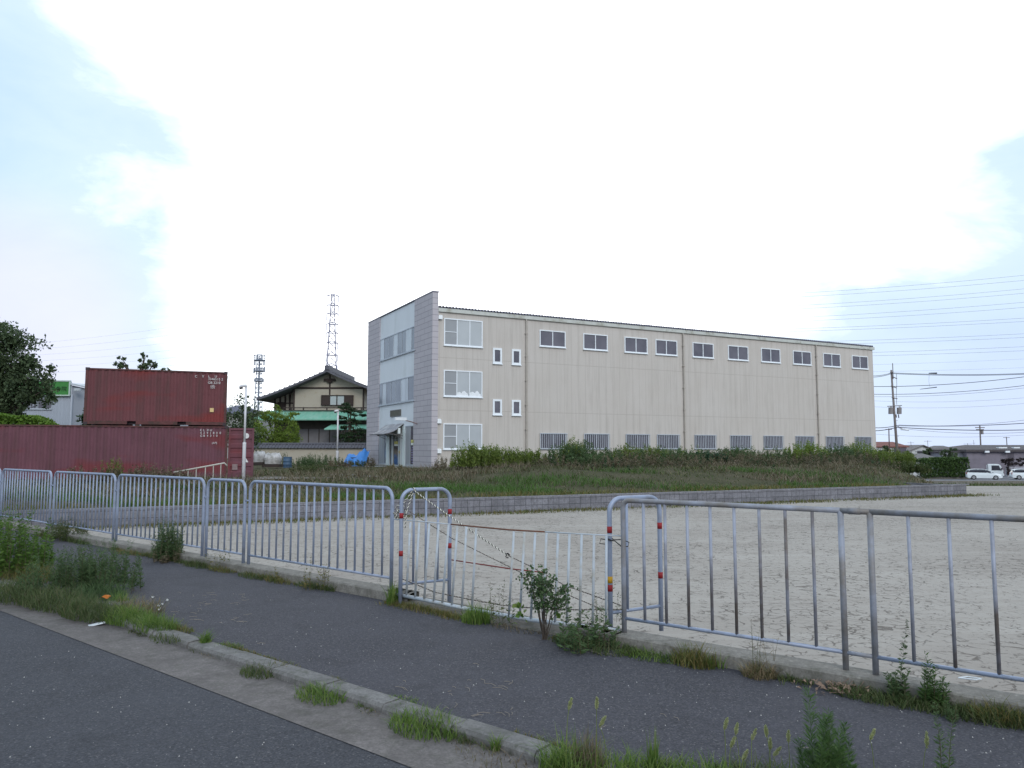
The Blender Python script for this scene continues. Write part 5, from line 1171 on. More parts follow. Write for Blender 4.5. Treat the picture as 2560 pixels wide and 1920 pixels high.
b = MB().add([(1.635, -.72, 1.22), (1.635, .72, 1.22), (1.295, .66, 1.96), (1.295, -.66, 1.96)], [(0, 1, 2, 3)]); o = b.build('windscreen', mat_glass('truck_windscreen', (.25, .30, .33), (.35, .4, .43), .1), tk)
MB().box(-3.2, -.35, -.85, .85, .75, .85).box(-3.2, -.35, -.87, -.82, .86, 1.15).box(-3.2, -.35, .82, .87, .86, 1.15).box(-.45, -.38, -.8, .8, .86, 2.0).build('flatbed', m_white, tk)
MB().box(1.63, 1.68, -.6, .6, .72, 1.0).build('grille', m_cast, tk); MB().box(1.5, 1.72, -.84, .84, .42, .6).build('bumper', m_alu, tk)
for s in (-1, 1): MB().box(1.57, 1.66, s * .7 - .09, s * .7 + .09, .62, .8).build('headlight', m_hl, tk); MB().box(1.35, 1.5, s * .98 - .07, s * .98 + .07, 1.25, 1.6).build('mirror', m_cast, tk)
for x in (-2.4, .9):
    for y in (-.75, .75): wheel(tk, x, y, .34)
# small green plant on car side foreground + roadside kerb line
b = MB(); b.box(-60, 0, -.08, .08, -.6, .22); 
q = atY(2620, 1205, 60); kb2 = b.build('roadside_kerb', m_curb, None); kb2.location = (q.x + 3, 58, zg(58)); tag(kb2, kind='structure'); kb2.scale = (.55, 1, 1)
# utility poles
m_pole = M('concrete_pole', (.18, .155, .15), .9, .12, 2); m_tr = M('transformer_grey', (.22, .20, .20), .6, .1, 4); m_wire = M('cable_black', (.035, .035, .045), .7, .1, 2); m_wire2 = M('power_line_grey', (.20, .20, .27), .7, .05, 1)
UD = 100.0
pt = atY(2228, 925, UD); pb_ = atY(2245, 1160, UD); zb_ = zg(100)
up = empty('utility_pole', (pb_.x, UD, zb_), 'tall concrete utility pole with twin transformers beside the factory', 'utility pole')
o = Vector(up.location); top = pt - o; bot = Vector((pb_.x + .08, UD, zb_ - .3)) - o
MB().tube([bot, top], .20, 10, .11).build('pole', m_pole, up, smooth=True)
def ux_(x, y): q = atY(x, y, UD) - o; return q
b = MB().tube([ux_(2233, 948), ux_(2231.5, 908)], .05, 6); b.build('top_rod', m_pole, up)
for (x0, y0, x1, y1, nm) in ((2217, 1016, 2253, 1014, 'cross_arm'), (2224, 932, 2232, 930, 'bracket'), (2230, 942, 2241, 947, 'bracket'), (2226, 965, 2240, 970, 'bracket'), (2228, 994, 2242, 997, 'bracket')):
    MB().tube([ux_(x0, y0) - Y * .15, ux_(x1, y1) - Y * .15], .06, 6).build(nm, m_pole, up)
for (xc) in (2227, 2248):
    a = ux_(xc, 1035); c = ux_(xc, 1019); b = MB().tube([a, a + Z * .08, c - Z * .08, c], .30, 14); tr_ = b.build('transformer', m_tr, up)
    MB().tube([c, c + Z * .18], .05, 6).tube([c + X * .15, c + X * .15 + Z * .15], .04, 6).build('bushing', m_tr, tr_)
MB().tube([ux_(2241, 935), ux_(2242, 960), ux_(2240.5, 990), ux_(2242, 1012)], .025, 5).build('drop_wire', m_wire, up)
MB().tube([ux_(2244, 1066), ux_(2256, 1072)], .05, 6).build('lamp_arm', m_pole, up)
MB().tube([ux_(2252, 1073), ux_(2272, 1075)], .11, 8).build('street_lamp', m_alu, up)
b = MB().tube([ux_(2240, 1036), ux_(2241, 1044)], .06, 6).tube([ux_(2246, 1036), ux_(2247, 1045)], .06, 6); b.build('fuse_holder', m_cast, up)
for k_i in range(7):
    z = k_i * 1.0 + 3; q = bot.lerp(top, z / (top.z - bot.z)); s = 1 if k_i % 2 else -1; MB().tube([q, q + X * s * .38], .02, 4).build('climbing_step', m_cast, up)
def simple_pole(x, yt, yb, D, label, arms, r=.12, name='distant_pole', mat=None):
    a, c = atY(x, yt, D), atY(x + (2 if D > 110 else 0), yb, D); t = empty(name, (c.x, D, min(c.z, -2.0)), label, 'pole'); H = a.z - t.location.z
    MB().tube([(0, 0, 0), (a.x - c.x, 0, H)], r, 6, r * .7).build('pole', mat or m_pole, t)
    for (y, w) in arms:
        z = atY(x, y, D).z - t.location.z; MB().tube([(-w + (a.x - c.x), 0, z), (w + (a.x - c.x), 0, z)], r * .5, 5).build('cross_arm', mat or m_pole, t)
    return t
t = simple_pole(2449.5, 1064, 1112, 180, 'distant utility pole with small transformers above the warehouse roof', [(1069, 1.1), (1074, .9)], .20)
hh0 = atY(2449, 1076, 180).z - t.location.z; MB().tube([(.5, 0, hh0 - .9), (.5, 0, hh0)], .3, 8).build('transformer', m_tr, t)
simple_pole(2222, 1071, 1112, 104, 'brown lamp post with twin heads just left of the utility pole', [(1073.5, .42)], .09, 'lamp_post', M('brown_paint', (.13, .07, .07), .7, .1, 3))
simple_pole(2516, 1092, 1112, 190, 'far pole with short cross-arm above the right part of the warehouse', [(1094, .8)], .13)
simple_pole(2419, 1108, 1126, 170, 'rooftop aerial mast left of the warehouse ridge', [(1110, .9)], .06, 'aerial')
simple_pole(2319, 1101, 1114, 165, 'rooftop aerial above the white gable house', [(1103, .8)], .06, 'aerial')
simple_pole(2277, 1104, 1116, 165, 'rooftop aerial above the red roof end', [(1107, .7)], .06, 'aerial')
simple_pole(2434, 1100, 1118, 175, 'thin aerial between the roof mast and the distant utility pole', [(1108, .4)], .05, 'aerial')
# wires
def wire(name, A, B, sag, r, m, label, group, n=24, cat='cable'):
    P = [A.lerp(B, i / n) - Z * sag * 4 * (i / n) * (1 - i / n) for i in range(n + 1)]
    return tag(MB().tube(P, r, 4, cap=False).build(name, m, None, True, loc=tuple(A)), label, cat, group)
lv = [(740, 673, 0), (741, 687, 1), (764, 708, 0), (766, 720, 1), (785, 743, 0), (787, 757, 1), (811, 788, 0), (813, 797, 1), (833, 824, 0), (835, 834, 1), (858, 857, 0), (860, 868, 1), (888, 888, 0), (890, 912, 1)]
for y0, y1, s in lv:
    A = atY(826 + 10 * s, y0, TD); B = atY(2760, y1 - (6 if y1 < 800 else 1), 235)
    wire('power_line', A, B, 5.6 if y0 < 800 else 4.2, .035 if y0 < 880 else .02, m_wire2, 'thin grey transmission line sweeping from the pylon across to the right edge', 'transmission lines from the pylon to the right')
for i in range(6):
    A = atY(826, 745 + i * 24, TD); B = atY(-60, 868 + i * 13, 330); wire('power_line', A, B, 3, .02, m_wire2, 'faint transmission line running from the pylon to the left edge', 'transmission lines from the pylon to the left')
loc_w = [((2150, 936), (2229, 932), (2620, 931), .03, 'upper service cable crossing at the pole top'), ((2150, 940), (2229, 934), (2620, 933), .03, 'second service cable at the pole top'), ((2150, 966), None, (2620, 934), .035, 'rising cable passing behind the pole below its top'),
         ((2150, 985), None, (2620, 956), .03, 'mid-height cable rising gently to the right edge'), ((2150, 991), None, (2620, 962), .018, 'faint mid-height cable just below the other'), ((2150, 1000), None, (2620, 989), .012, 'hair-thin cable with small splice marks'), ((2150, 1015), None, (2620, 1003), .012, 'lower hair-thin cable with a splice mark'),
         ((2150, 1064), (2242, 1064), (2620, 1054), .04, 'thick lower cable fixed to the pole, upper of the pair'), ((2150, 1074), (2242, 1068), (2620, 1073), .045, 'thick lower cable fixed to the pole, lower of the pair'), ((2246, 1062), None, (2620, 1042), .02, 'thin cable rising right from the lower pole bracket'), ((2246, 1070), None, (2620, 1077), .02, 'thin cable sagging right just under the thick pair'), ((2150, 1082), None, (2620, 1084), .014, 'lowest faint cable above the house roofs')]
for i, (a, m_, c, r, lab) in enumerate(loc_w):
    A = atY(*a, 104 + i % 3); C_ = atY(*c, 92 + i % 3)
    if m_:
        Mm = atY(*m_, UD - .3); P = [A.lerp(Mm, q / 8) - Z * .3 * 4 * q / 8 * (1 - q / 8) for q in range(8)] + [Mm.lerp(C_, q / 20) - Z * .25 * 4 * q / 20 * (1 - q / 20) for q in range(21)]
        tag(MB().tube(P, r, 4, cap=False).build('service_cable', m_wire, None, True, loc=tuple(A)), lab, 'cable')
    else: wire('service_cable', A, C_, .5, r, m_wire2 if r < .03 else m_wire, lab, None)
for (x0, y0, x1, y1, r, lab) in ((2322, 933, 2342, 933, .10, 'dark splice box on the upper service cable'), (2300, 973, 2342, 968, .06, 'dark cable closure hanging on the mid cable')):
    A, B = atY(x0, y0, 96), atY(x1, y1, 96); tag(MB().tube([A, A.lerp(B, .3), B], r * .5, 6, r).build('splice_closure', m_wire, None, True, loc=tuple(A)), lab, 'cable closure')
A = atY(2323, 934, 96); tag(MB().tube([A, atY(2322, 955, 96), atY(2325, 968, 96)], .012, 4).build('hanging_wire', m_wire, None, True, loc=tuple(A)), 'thin wire dangling between splice box and cable closure', 'wire')
# ================================================================ VEGETATION
g_bank = leafmat('bank_grass', [(.055, .085, .025), (.08, .115, .033), (.11, .135, .045), (.15, .14, .07), (.22, .18, .115)], .3, patch=.45)
g_green = leafmat('fresh_grass', [(.065, .12, .022), (.10, .18, .035), (.16, .24, .05), (.21, .26, .08)], .4)
g_dull = leafmat('dull_weed_grass', [(.045, .07, .022), (.07, .105, .033), (.10, .135, .045), (.16, .14, .08)], .3)
g_dry = leafmat('dry_grass', [(.20, .15, .09), (.28, .21, .13), (.15, .14, .06), (.10, .12, .04)], .25)
g_or = leafmat('ochre_grass', [(.13, .12, .035), (.20, .15, .055), (.12, .14, .04), (.08, .12, .03)], .3)
g_gold = leafmat('goldenrod_leaf', [(.10, .155, .028), (.16, .22, .045), (.21, .26, .065), (.06, .09, .022)], .3)
g_blue = leafmat('grey_green_leaf', [(.06, .10, .04), (.09, .15, .06), (.13, .19, .085)], .4)
g_stem = leafmat('weed_stem', [(.07, .06, .035), (.11, .09, .05), (.06, .08, .03)], .1)
g_brown = leafmat('withered_weed', [(.13, .10, .065), (.19, .145, .10), (.10, .105, .05), (.24, .19, .14)], .2)
def scat(n, a0, a1, b0, b1, zfn=bank_z, pw=1.0):
    A = rng.uniform(a0, a1, n); B = b0 + (b1 - b0) * rng.uniform(0, 1, n) ** pw
    P = np.stack([WR.x + wu.x * A + wn.x * B, WR.y + wu.y * A + wn.y * B, [zfn(a, b) for a, b in zip(A, B)]], 1); return P, A, B
def stuff(vg, name, mat, label, cat):
    o = vg.build(name, mat, None, (0, 0, 0)); return tag(o, label, cat, kind='stuff')
def pn(A, B, s=1.0, ph=0): return np.sin(A * .55 * s + ph) * np.cos(B * .8 * s + ph * 2) + .6 * np.sin(A * 1.7 * s + B * 1.1 * s + ph)
# bank grass
P, A, B = scat(70000, -62, 12, .15, 26, pw=.75); m_ = pn(A, B)
k = (rng.uniform(-1.6, 1.6, len(P)) < m_ + .5) & (P[:, 2] > -.3)
vg = VG().blades(P[k], rng.uniform(.06, .24, k.sum()) * (1 + .35 * m_[k]), .04, rng.uniform(.5, 1.6, k.sum()), segs=2)
stuff(vg, 'bank_grass', g_bank, 'rough green and straw-coloured grass covering the bank behind the block wall', 'grass')
P, A, B = scat(30000, -62, -2, .5, 9); m_ = pn(A, B, .6, 2); k = m_ > .25
stuff(VG().blades(P[k], rng.uniform(.15, .40, k.sum()), .03, rng.uniform(.3, 1.0, k.sum()), segs=2), 'green_grass_patches', leafmat('lawn_green', [(.05, .10, .022), (.075, .145, .03), (.10, .18, .04)], .35), 'greener grass patches on the front slope of the bank', 'grass')
P, A, B = scat(12000, -62, -1, .1, 1.9); m_ = pn(A, B, 1.4, 1); k = m_ > -.5
stuff(VG().blades(P[k], rng.uniform(.08, .24, k.sum()), .028, rng.uniform(.3, 1.1, k.sum()), segs=2), 'ochre_grass_fringe', g_or, 'ochre and yellow-green grass fringe along the top of the block wall', 'grass')
P, A, B = scat(15000, -70, 1, -.05, -.9, lambda a, b: ZL, 1.6); m_ = pn(A, B, 1.2, 3); k = rng.uniform(-1.5, 1, len(P)) < m_ + .4 + B * .6
stuff(VG().blades(P[k], rng.uniform(.05, .17, k.sum()), .022, rng.uniform(.4, 1.2, k.sum()), segs=2), 'wall_foot_grass', g_or, 'strip of low dry grass at the foot of the block wall', 'grass')
# brownish dry brush patches (left, below the containers, and right slope)
for (a0, a1, b0, b1, n, h0, h1) in ((-60, -24, 9, 19, 9000, .2, .7), (-24, -10, 10, 22, 6500, .2, .62), (-8, 8, 3, 14, 7000, .15, .55), (-40, -24, 5, 10, 3500, .2, .5)):
    P, A, B = scat(n, a0, a1, b0, b1); m_ = pn(A, B, 1.1, a0); k = (m_ > .0) & (P[:, 2] > -.25)
    stuff(VG().blades(P[k], rng.uniform(h0, h1, k.sum()), .035, rng.uniform(.4, 1.5, k.sum()), segs=2), 'dry_brush', g_brown, {-60: 'brown dry brush in front of the bottom container', -24: 'brown dry brush before the factory entrance', -8: 'brown dry brush on the right-hand slope of the bank', -40: 'brown dry brush patch near the short barrier panel'}[a0], 'dry brush')
# far right verge
n = 5000; xx = rng.uniform(18, 75, n); yy = 42.3 + rng.uniform(0, 6, n) ** 1.2
stuff(VG().blades(np.stack([xx, yy, [zg(v) for v in yy]], 1), rng.uniform(.08, .3, n), .05, rng.uniform(.2, .8, n), segs=2), 'verge_grass', g_dull, 'dark low verge grass along the far edge of the clay lot', 'grass')
def stalks(base, h, leafn, ll, lw, up=.5, droop=.1, stemw=.012, top=1.0, low=.12):
    """base Nx3, h N -> stems and leaves"""
    base = np.asarray(base); n = len(base); h = np.broadcast_to(h, n)
    lean = rng.uniform(.02, .22, n); az = rng.uniform(0, 2 * PI, n)
    st = VG().blades(base, h, stemw, lean, az, segs=3)
    t = rng.uniform(low, top, (n, leafn)); d = np.stack([np.cos(az), np.sin(az), az * 0], 1)
    c = base[:, None] + d[:, None] * (lean[:, None] * h[:, None] * t ** 1.8)[..., None]; c[..., 2] += h[:, None] * (t - .35 * lean[:, None] * t * t)
    la = rng.uniform(0, 2 * PI, (n, leafn)); uu = up + rng.uniform(-.3, .35, (n, leafn))
    L = np.stack([np.cos(la), np.sin(la), uu], -1); L /= np.linalg.norm(L, axis=-1)[..., None]
    s = ll * rng.uniform(.6, 1.2, (n, leafn)) * (1.15 - .65 * t)
    c = c + L * (s * .5)[..., None]
    lf = VG().leaves(c.reshape(-1, 3), s.ravel(), lw, L.reshape(-1, 3)); return st, lf
def bplace(s, d):   # factory frame: s along the long facade, d in front of it
    q = BO + bs * s - bt * d; return q.x, q.y
def gnd(x, y):
    q = Vector((x - WR.x, y - WR.y, 0)); a, b = q.dot(wu), q.dot(wn); return bank_z(a, b) if b > 0 else ZL
# dense thicket of weeds before the long facade (uncountable stems)
def thicket(n, s0, s1, d0, d1, h0, h1, ln, ll, lw, mat, name, label, ph, thr=-.4, up=.6):
    S = rng.uniform(s0, s1, n); Dd = rng.uniform(d0, d1, n); m_ = np.sin(S * .8 + ph) + .7 * np.sin(S * 2.1 + Dd + ph * 2); k = (m_ > thr) & np.array([gnd(*bplace(a, b)) > .12 for a, b in zip(S, Dd)]); S, Dd, m_ = S[k], Dd[k], m_[k]
    B = np.array([[*bplace(a, b), 0] for a, b in zip(S, Dd)]); B[:, 2] = [gnd(x, y) for x, y, _ in B]
    st, lf = stalks(B, rng.uniform(h0, h1, len(B)) * (1 + .12 * m_), ln, ll, lw, up)
    stuff(lf, name, mat, label, 'weeds'); return st
t1 = thicket(1300, 3.5, 45, 4, 12, .65, 1.1, 34, .20, .42, g_blue, 'grey_green_thicket', 'dense grey-green weed thicket along the foot of the long factory facade', 0, -.9)
t2 = thicket(1200, 2, 46, 8, 15, .35, .85, 26, .18, .30, g_brown, 'withered_thicket', 'brown withered undergrowth of the weed bank before the facade', 2, -.9)
t3 = thicket(620, 2.5, 46, 4, 11, .8, 1.2, 30, .19, .36, g_gold, 'goldenrod_thicket', 'yellow-green goldenrod stems scattered through the weed bank', 4, .5, .9)
t5 = thicket(1300, 1, 47, 9, 17, .3, .8, 22, .15, .30, leafmat('slope_weeds', [(.03, .05, .02), (.05, .075, .028), (.08, .09, .04), (.11, .09, .055)], .2, patch=.6), 'slope_weeds', 'mixed dull weeds on the upper slope of the bank', 3, -.5)
t6 = thicket(260, 1, 46, 11, 18, .25, .6, 30, .14, .34, leafmat('deep_green_weed', [(.025, .06, .025), (.04, .085, .035), (.05, .10, .04)], .25), 'green_slope_weeds', 'deep green weed patches low on the bank slope', 5, .75)
t4 = thicket(500, 30, 47, 4, 12, .7, 1.2, 28, .2, .4, g_dull, 'dark_thicket', 'darker weed growth on the right half of the weed bank', 1, -.6)
k = 0; FF = []
for t_ in (t1, t2, t3, t4, t5, t6): FF.append(np.concatenate(t_.Fs) + k); k += t_.n
o = np_mesh('thicket_stems', np.concatenate([np.concatenate(t_.V) for t_ in (t1, t2, t3, t4, t5, t6)]), np.concatenate(FF), g_stem, None, (0, 0, 0)); tag(o, 'thin brown stems running through the weed bank before the factory', 'weeds', kind='stuff')
def plant(name, x, y, z, n, r, h0, h1, ln, ll, lw, mat, label, cat='weed', up=.6, group=None, stemw=.01, low=.1, smat=None):
    t = empty(name, (x, y, z), label, cat, group)
    an = rng.uniform(0, 2 * PI, n); rr = r * np.sqrt(rng.uniform(0, 1, n)); B = np.stack([rr * np.cos(an), rr * np.sin(an), np.zeros(n) - .01], 1)
    h = rng.uniform(h0, h1, n) * (1 - .35 * (rr / max(r, 1e-6)) ** 2)
    st, lf = stalks(B, h, ln, ll, lw, up, stemw=stemw, low=low); st.build('stems', smat or g_stem, t); lf.build('leaves', mat, t); return t
def atgnd(px, py, D): q = atY(px, py, D); return q.x, D, gnd(q.x, D)
# distinct clumps by the factory wall (picture column, distance, width, height)
cl = [(1165, 44.5, .8, 1.75, g_gold, 'tall bright goldenrod clump at the left end of the weed bank'), (1198, 44.6, .9, 1.6, g_gold, 'goldenrod clump just right of the leftmost one, below the ground-floor window'), (1228, 45, .8, 1.55, g_gold, 'goldenrod clump below the two small stair windows'), (1262, 45.3, .8, 1.45, g_gold, 'goldenrod clump left of the first downpipe'), (1300, 45.8, .8, 1.4, g_gold, 'goldenrod clump right in front of the first downpipe'),
      (1335, 46, .6, 1.3, g_gold, 'low goldenrod clump between downpipe and first barred window'), (1404, 47, .9, 1.65, g_blue, 'tall grey-green weed clump under the first barred window'), (1434, 47.2, .6, 1.95, g_gold, 'tallest goldenrod spires right of the first barred window'), (1450, 47.4, .9, 1.9, g_blue, 'feathery grey-green clump rising between first and second barred windows'), (1515, 48.5, .8, 1.35, g_blue, 'grey-green clump under the second barred window'),
      (1563, 49.3, .7, 1.65, g_gold, 'goldenrod spires left of the third barred window'), (1580, 49.5, .6, 1.6, g_gold, 'goldenrod spires under the third barred window'), (1628, 50.4, 1.1, 1.5, g_gold, 'rounded goldenrod clump under the fourth barred window'), (1700, 52, 1.3, 1.35, g_blue, 'wide grey-green clump at the second downpipe'), (1835, 54, 1.3, 1.4, g_blue, 'wide grey-green clump under the sixth barred window'),
      (2013, 55, 1.5, 1.9, leaf_yg, 'bright yellow-green bush in front of the eighth barred window'), (2098, 57.5, 1.4, 1.6, g_blue, 'dark grey-green bush under the ninth barred window'), (2152, 59, 1.1, 2.15, leaf_yg, 'tall yellow-green bush hiding the last barred window'), (2215, 56, 1.8, 1.5, g_gold, 'yellow-green bush at the bare right end of the factory'), (2262, 54, 1.5, 1.0, g_dull, 'low dark bush at the far right end of the bank'), (1770, 50, 1.2, 1.0, leafmat('teal_green_leaf', [(.02, .06, .03), (.035, .09, .045), (.05, .12, .06)], .25), 'dark teal bush low on the slope below the sixth window'), (1490, 45, 1.0, .9, g_blue, 'low green bush on the slope below the second window')]
for (px, D, w, h, m, lab) in cl:
    x, y, z = atgnd(px, 1150, D); D -= 3.5; h *= .88; x, y, z = atgnd(px, 1150, D); n = int(44 * w * w + 18)
    if m is leaf_yg or 'teal' in lab: plant('bush', x, y, z, n, w, h * .8, h * 1.05, 60, .16, .55, m, lab, 'bush', .3)
    else: plant('weed_clump', x, y, z, n, w, h * .8, h * 1.08, 46, .20, .36, m, lab, 'weed clump', .9, 'tall weeds before the factory facade')
# yard weeds on the left
for (px, py, D, w, h, m, lab) in ((888, 1150, 56, .9, .6, g_dull, 'weeds in front of the blue tarpaulin'), (800, 1140, 58, 1.8, 1.15, g_blue, 'green weeds along the plastered garden wall'), (752, 1140, 57, 1.2, .8, g_blue, 'low green weeds right of the blue drum'), (925, 1150, 49.5, .35, 1.0, g_brown, 'slim brown weed at the left corner of the factory front'), (690, 1125, 58, 1.1, 1.5, leaf_dark, 'dark shrub behind the white bulk bags'), (843, 1165, 52, .9, .7, g_brown, 'brown weed patch left of the tarpaulin'), (790, 1180, 44, 1.7, .55, g_dull, 'dull weed patch on the yard edge'),
                                  (285, 1170, 33, .5, 1.35, g_gold, 'green sprout standing before the bottom container'), (225, 1180, 32.5, 1.0, .95, g_brown, 'brown feathery weeds before the left of the bottom container'), (340, 1180, 33, 1.1, 1.0, g_brown, 'brown feathery weeds before the middle of the bottom container'), (430, 1180, 33, .7, .95, g_brown, 'brown weed tuft left of the sloping handrail'), (985, 1165, 45, .5, .5, g_dry, 'dry straw weeds at the right foot of the factory front'), (1120, 1165, 44, .9, .95, g_brown, 'brown dry weeds beside the low concrete stub wall'),):
    x, y, z = atgnd(px, py, D); plant('yard_weed', x, y, z, int(20 * w * w + 8), w, h * .7, h, 34, .17, .32, m, lab, 'weed', .6)
# gravel patch in the yard
sheet('yard_path', [[tuple(Vector(wp(a, b)) + Z * (bank_z(a, b) + .03)) for a, b in ((-33, 14), (-22, 14.5), (-23, 23), (-30, 22))]], mat_soil('yard_gravel', [(.17, .155, .15), (.22, .20, .195), (.27, .25, .24)], 1.5))
# ---------------------------------------------------------------- foreground weeds
def clear(p, m=.0):
    """keep a plant on the pavement side of the concrete strip"""
    if p.z > .005 or p.z < -.03: return p
    k, c = (kL, cL) if p.x < FE.x else (kR, cR)
    r = p.x / p.y; lim = (c - (.125 + m) * math.sqrt(1 + k * k)) / (1 - k * r)
    if FE.x < p.x < FH.x:   # gateway: straight line between the two fences
        k = (FH.y - FE.y) / (FH.x - FE.x); c = FE.y - k * FE.x; lim = (c - (.15 + m) * math.sqrt(1 + k * k)) / (1 - k * r)
    return Vector((r * lim, lim, p.z)) if p.y > lim else p
def tuft(name, px, py, z, n, r, h, w, mat, label, lean=(.3, 1.0), el=1.0, cat='grass tuft', group=None):
    p = clear(onz(px, py, z), r * .35); t = rng.uniform(0, 2 * PI, n); rr = r * np.sqrt(rng.uniform(0, 1, n))
    u = ku; B = np.stack([u.x * rr * np.cos(t) * el + kn.x * rr * np.sin(t), u.y * rr * np.cos(t) * el + kn.y * rr * np.sin(t), np.full(n, -.012)], 1)
    vg = VG().blades(B, rng.uniform(.4, 1.0, n) * h * (1 - .4 * (rr / r) ** 2), w, rng.uniform(*lean, n), segs=3)
    o = vg.build(name, mat, None, None); o.location = p; return tag(o, label, cat, group)
G_ = 'grass tufts growing from the kerb joints'
kt = [(411, 1597, .02, 120, .10, .09, g_dull, 'small tuft at the visible start of the bare kerb', 2), (513, 1603, .02, 110, .05, .16, g_green, 'upright leafy tuft on the kerb, first after the bare start', 1), (497, 1628, ZRD, 100, .07, .07, g_dull, 'flat tuft in the gutter just below the first leafy kerb tuft', 1.5), (570, 1618, .0, 200, .10, .07, g_green, 'dark green low tuft behind the kerb on the sidewalk side', 1.6), (600, 1632, .0, 160, .09, .05, g_dull, 'low moss-like tuft beside the dark green one', 1.8), (535, 1640, ZRD, 120, .09, .06, g_dry, 'brownish tuft against the kerb face', 2),
      (647, 1683, ZRD + .01, 320, .12, .13, g_dull, 'rounded dark tuft at the kerb face in mid picture', 1.5), (700, 1668, .0, 260, .12, .07, g_or, 'ochre creeping tuft behind the kerb in mid picture', 1.8), (668, 1648, .0, 120, .09, .04, g_dull, 'thin creeping tuft behind the kerb', 2), (800, 1742, ZRD + .01, 380, .14, .14, g_green, 'spreading grass tuft on the gutter side, lower mid left', 1.5), (826, 1703, .0, 150, .08, .06, g_or, 'ochre low tuft behind the kerb near the spreading tuft', 1.6), (935, 1738, .0, 80, .06, .04, g_or, 'tiny tuft behind the cracked kerb stone', 1.4), (1003, 1756, .0, 240, .10, .06, g_green, 'bright yellow-green cushion behind the kerb', 1.7),
      (902, 1765, ZRD, 40, .03, .06, g_green, 'tiny sprout at the kerb face', 1), (945, 1782, ZRD, 140, .10, .05, g_dry, 'brownish tuft in the kerb crack', 2), (1062, 1818, ZRD + .02, 520, .17, .16, g_green, 'large grass tuft straddling the kerb, lower middle', 1.5), (1130, 1838, ZRD, 160, .12, .10, g_dull, 'sparse grass right of the large kerb tuft', 1.8), (1240, 1868, ZRD + .02, 110, .03, .12, g_green, 'small leafy sprig on the kerb face at the bottom', 1), (1290, 1900, ZRD, 420, .22, .09, g_brown, 'flat brown withered tuft in the gutter at the bottom', 1.8), (1180, 1850, ZRD, 120, .08, .09, g_dull, 'thin blades at the kerb face near the bottom', 1.3)]
for (px, py, z, n, r, h, m, lab, el) in kt: tuft('grass_tuft', px, py, z, n, r, h, .006, m, lab, el=el, group=G_)
tuft('grass_tuft', 1425, 1925, .0, 420, .13, .26, .006, g_green, 'yellow-green tuft with brown stems at the bottom centre', el=1.3); tuft('dry_tuft', 1468, 1925, .0, 300, .09, .26, .005, g_brown, 'reddish brown withered tuft at the bottom centre', lean=(.05, .4), cat='grass tuft')
tuft('grass_tuft', 1590, 1945, .0, 420, .16, .19, .008, g_green, 'bright green grass tuft at the bottom edge, right of centre', el=1.4); tuft('grass_tuft', 1633, 1935, .0, 60, .03, .30, .009, g_green, 'tall upright grass blades at the bottom edge, right of centre', lean=(.02, .2))
tuft('grass_tuft', 1780, 1965, .0, 500, .22, .17, .007, g_green, 'low grass and clover at the bottom edge left of the feathery weed', el=1.6); tuft('grass_tuft', 1920, 1955, .0, 380, .18, .16, .007, g_dull, 'mixed low weeds at the bottom edge touching the feathery weed', el=1.5); tuft('grass_tuft', 1690, 1945, .0, 200, .12, .14, .006, g_dull, 'sparse low weeds at the bottom edge between two bright tufts', el=1.5)
tuft('grass_tuft', 2240, 2010, .0, 300, .2, .16, .006, g_dull, 'low weeds at the bottom edge right of the feathery weed', el=1.6)
# feathery goldenrod plants at the bottom
def feathery(px, py, n, r, h, ln, ll, label, mat=g_gold, z=0, lw=.16, up=.5):
    p = onz(px, py, z); return plant('feathery_weed', p.x, p.y, p.z, n, r, h * .7, h, ln, ll, lw, mat, label, 'weed', up, stemw=.007, low=.05)
lf_f = leafmat('feathery_leaf', [(.05, .10, .03), (.075, .14, .04), (.10, .17, .05)], .35)
p = onz(2085, 2060, 0)
def featherclump():
    t = empty('feathery_weed', tuple(p), 'large feathery green weed with one tall spire at the bottom right', 'weed')
    B = []; H = []
    dd = p.y; pxm = dd / 1920
    for (px, ytop) in ((2012, 1715), (2020, 1760), (2050, 1770), (2062, 1790), (2082, 1800), (2100, 1812), (2030, 1830), (1998, 1850), (2118, 1850), (2075, 1830), (2045, 1850), (2105, 1870), (2128, 1890), (2010, 1880), (2090, 1880), (2060, 1870)):
        q = atY(px, ytop, dd + random.uniform(-.06, .08)); B.append(((q.x - p.x) * .75, (q.y - p.y), -.01)); H.append(q.z)
    B = np.array(B); H = np.array(H) * 1.03
    n = len(B); st, lf = stalks(B, H, 330, .075, .085, .8, stemw=.006, low=.12); st.build('stems', leafmat('green_stem', [(.06, .10, .03), (.08, .13, .04)], .1), t); lf.build('leaves', lf_f, t)
featherclump()
feathery(2365, 2010, 3, .03, .52, 110, .045, 'slender pale feathery weed at the bottom right corner area', g_blue, lw=.18)
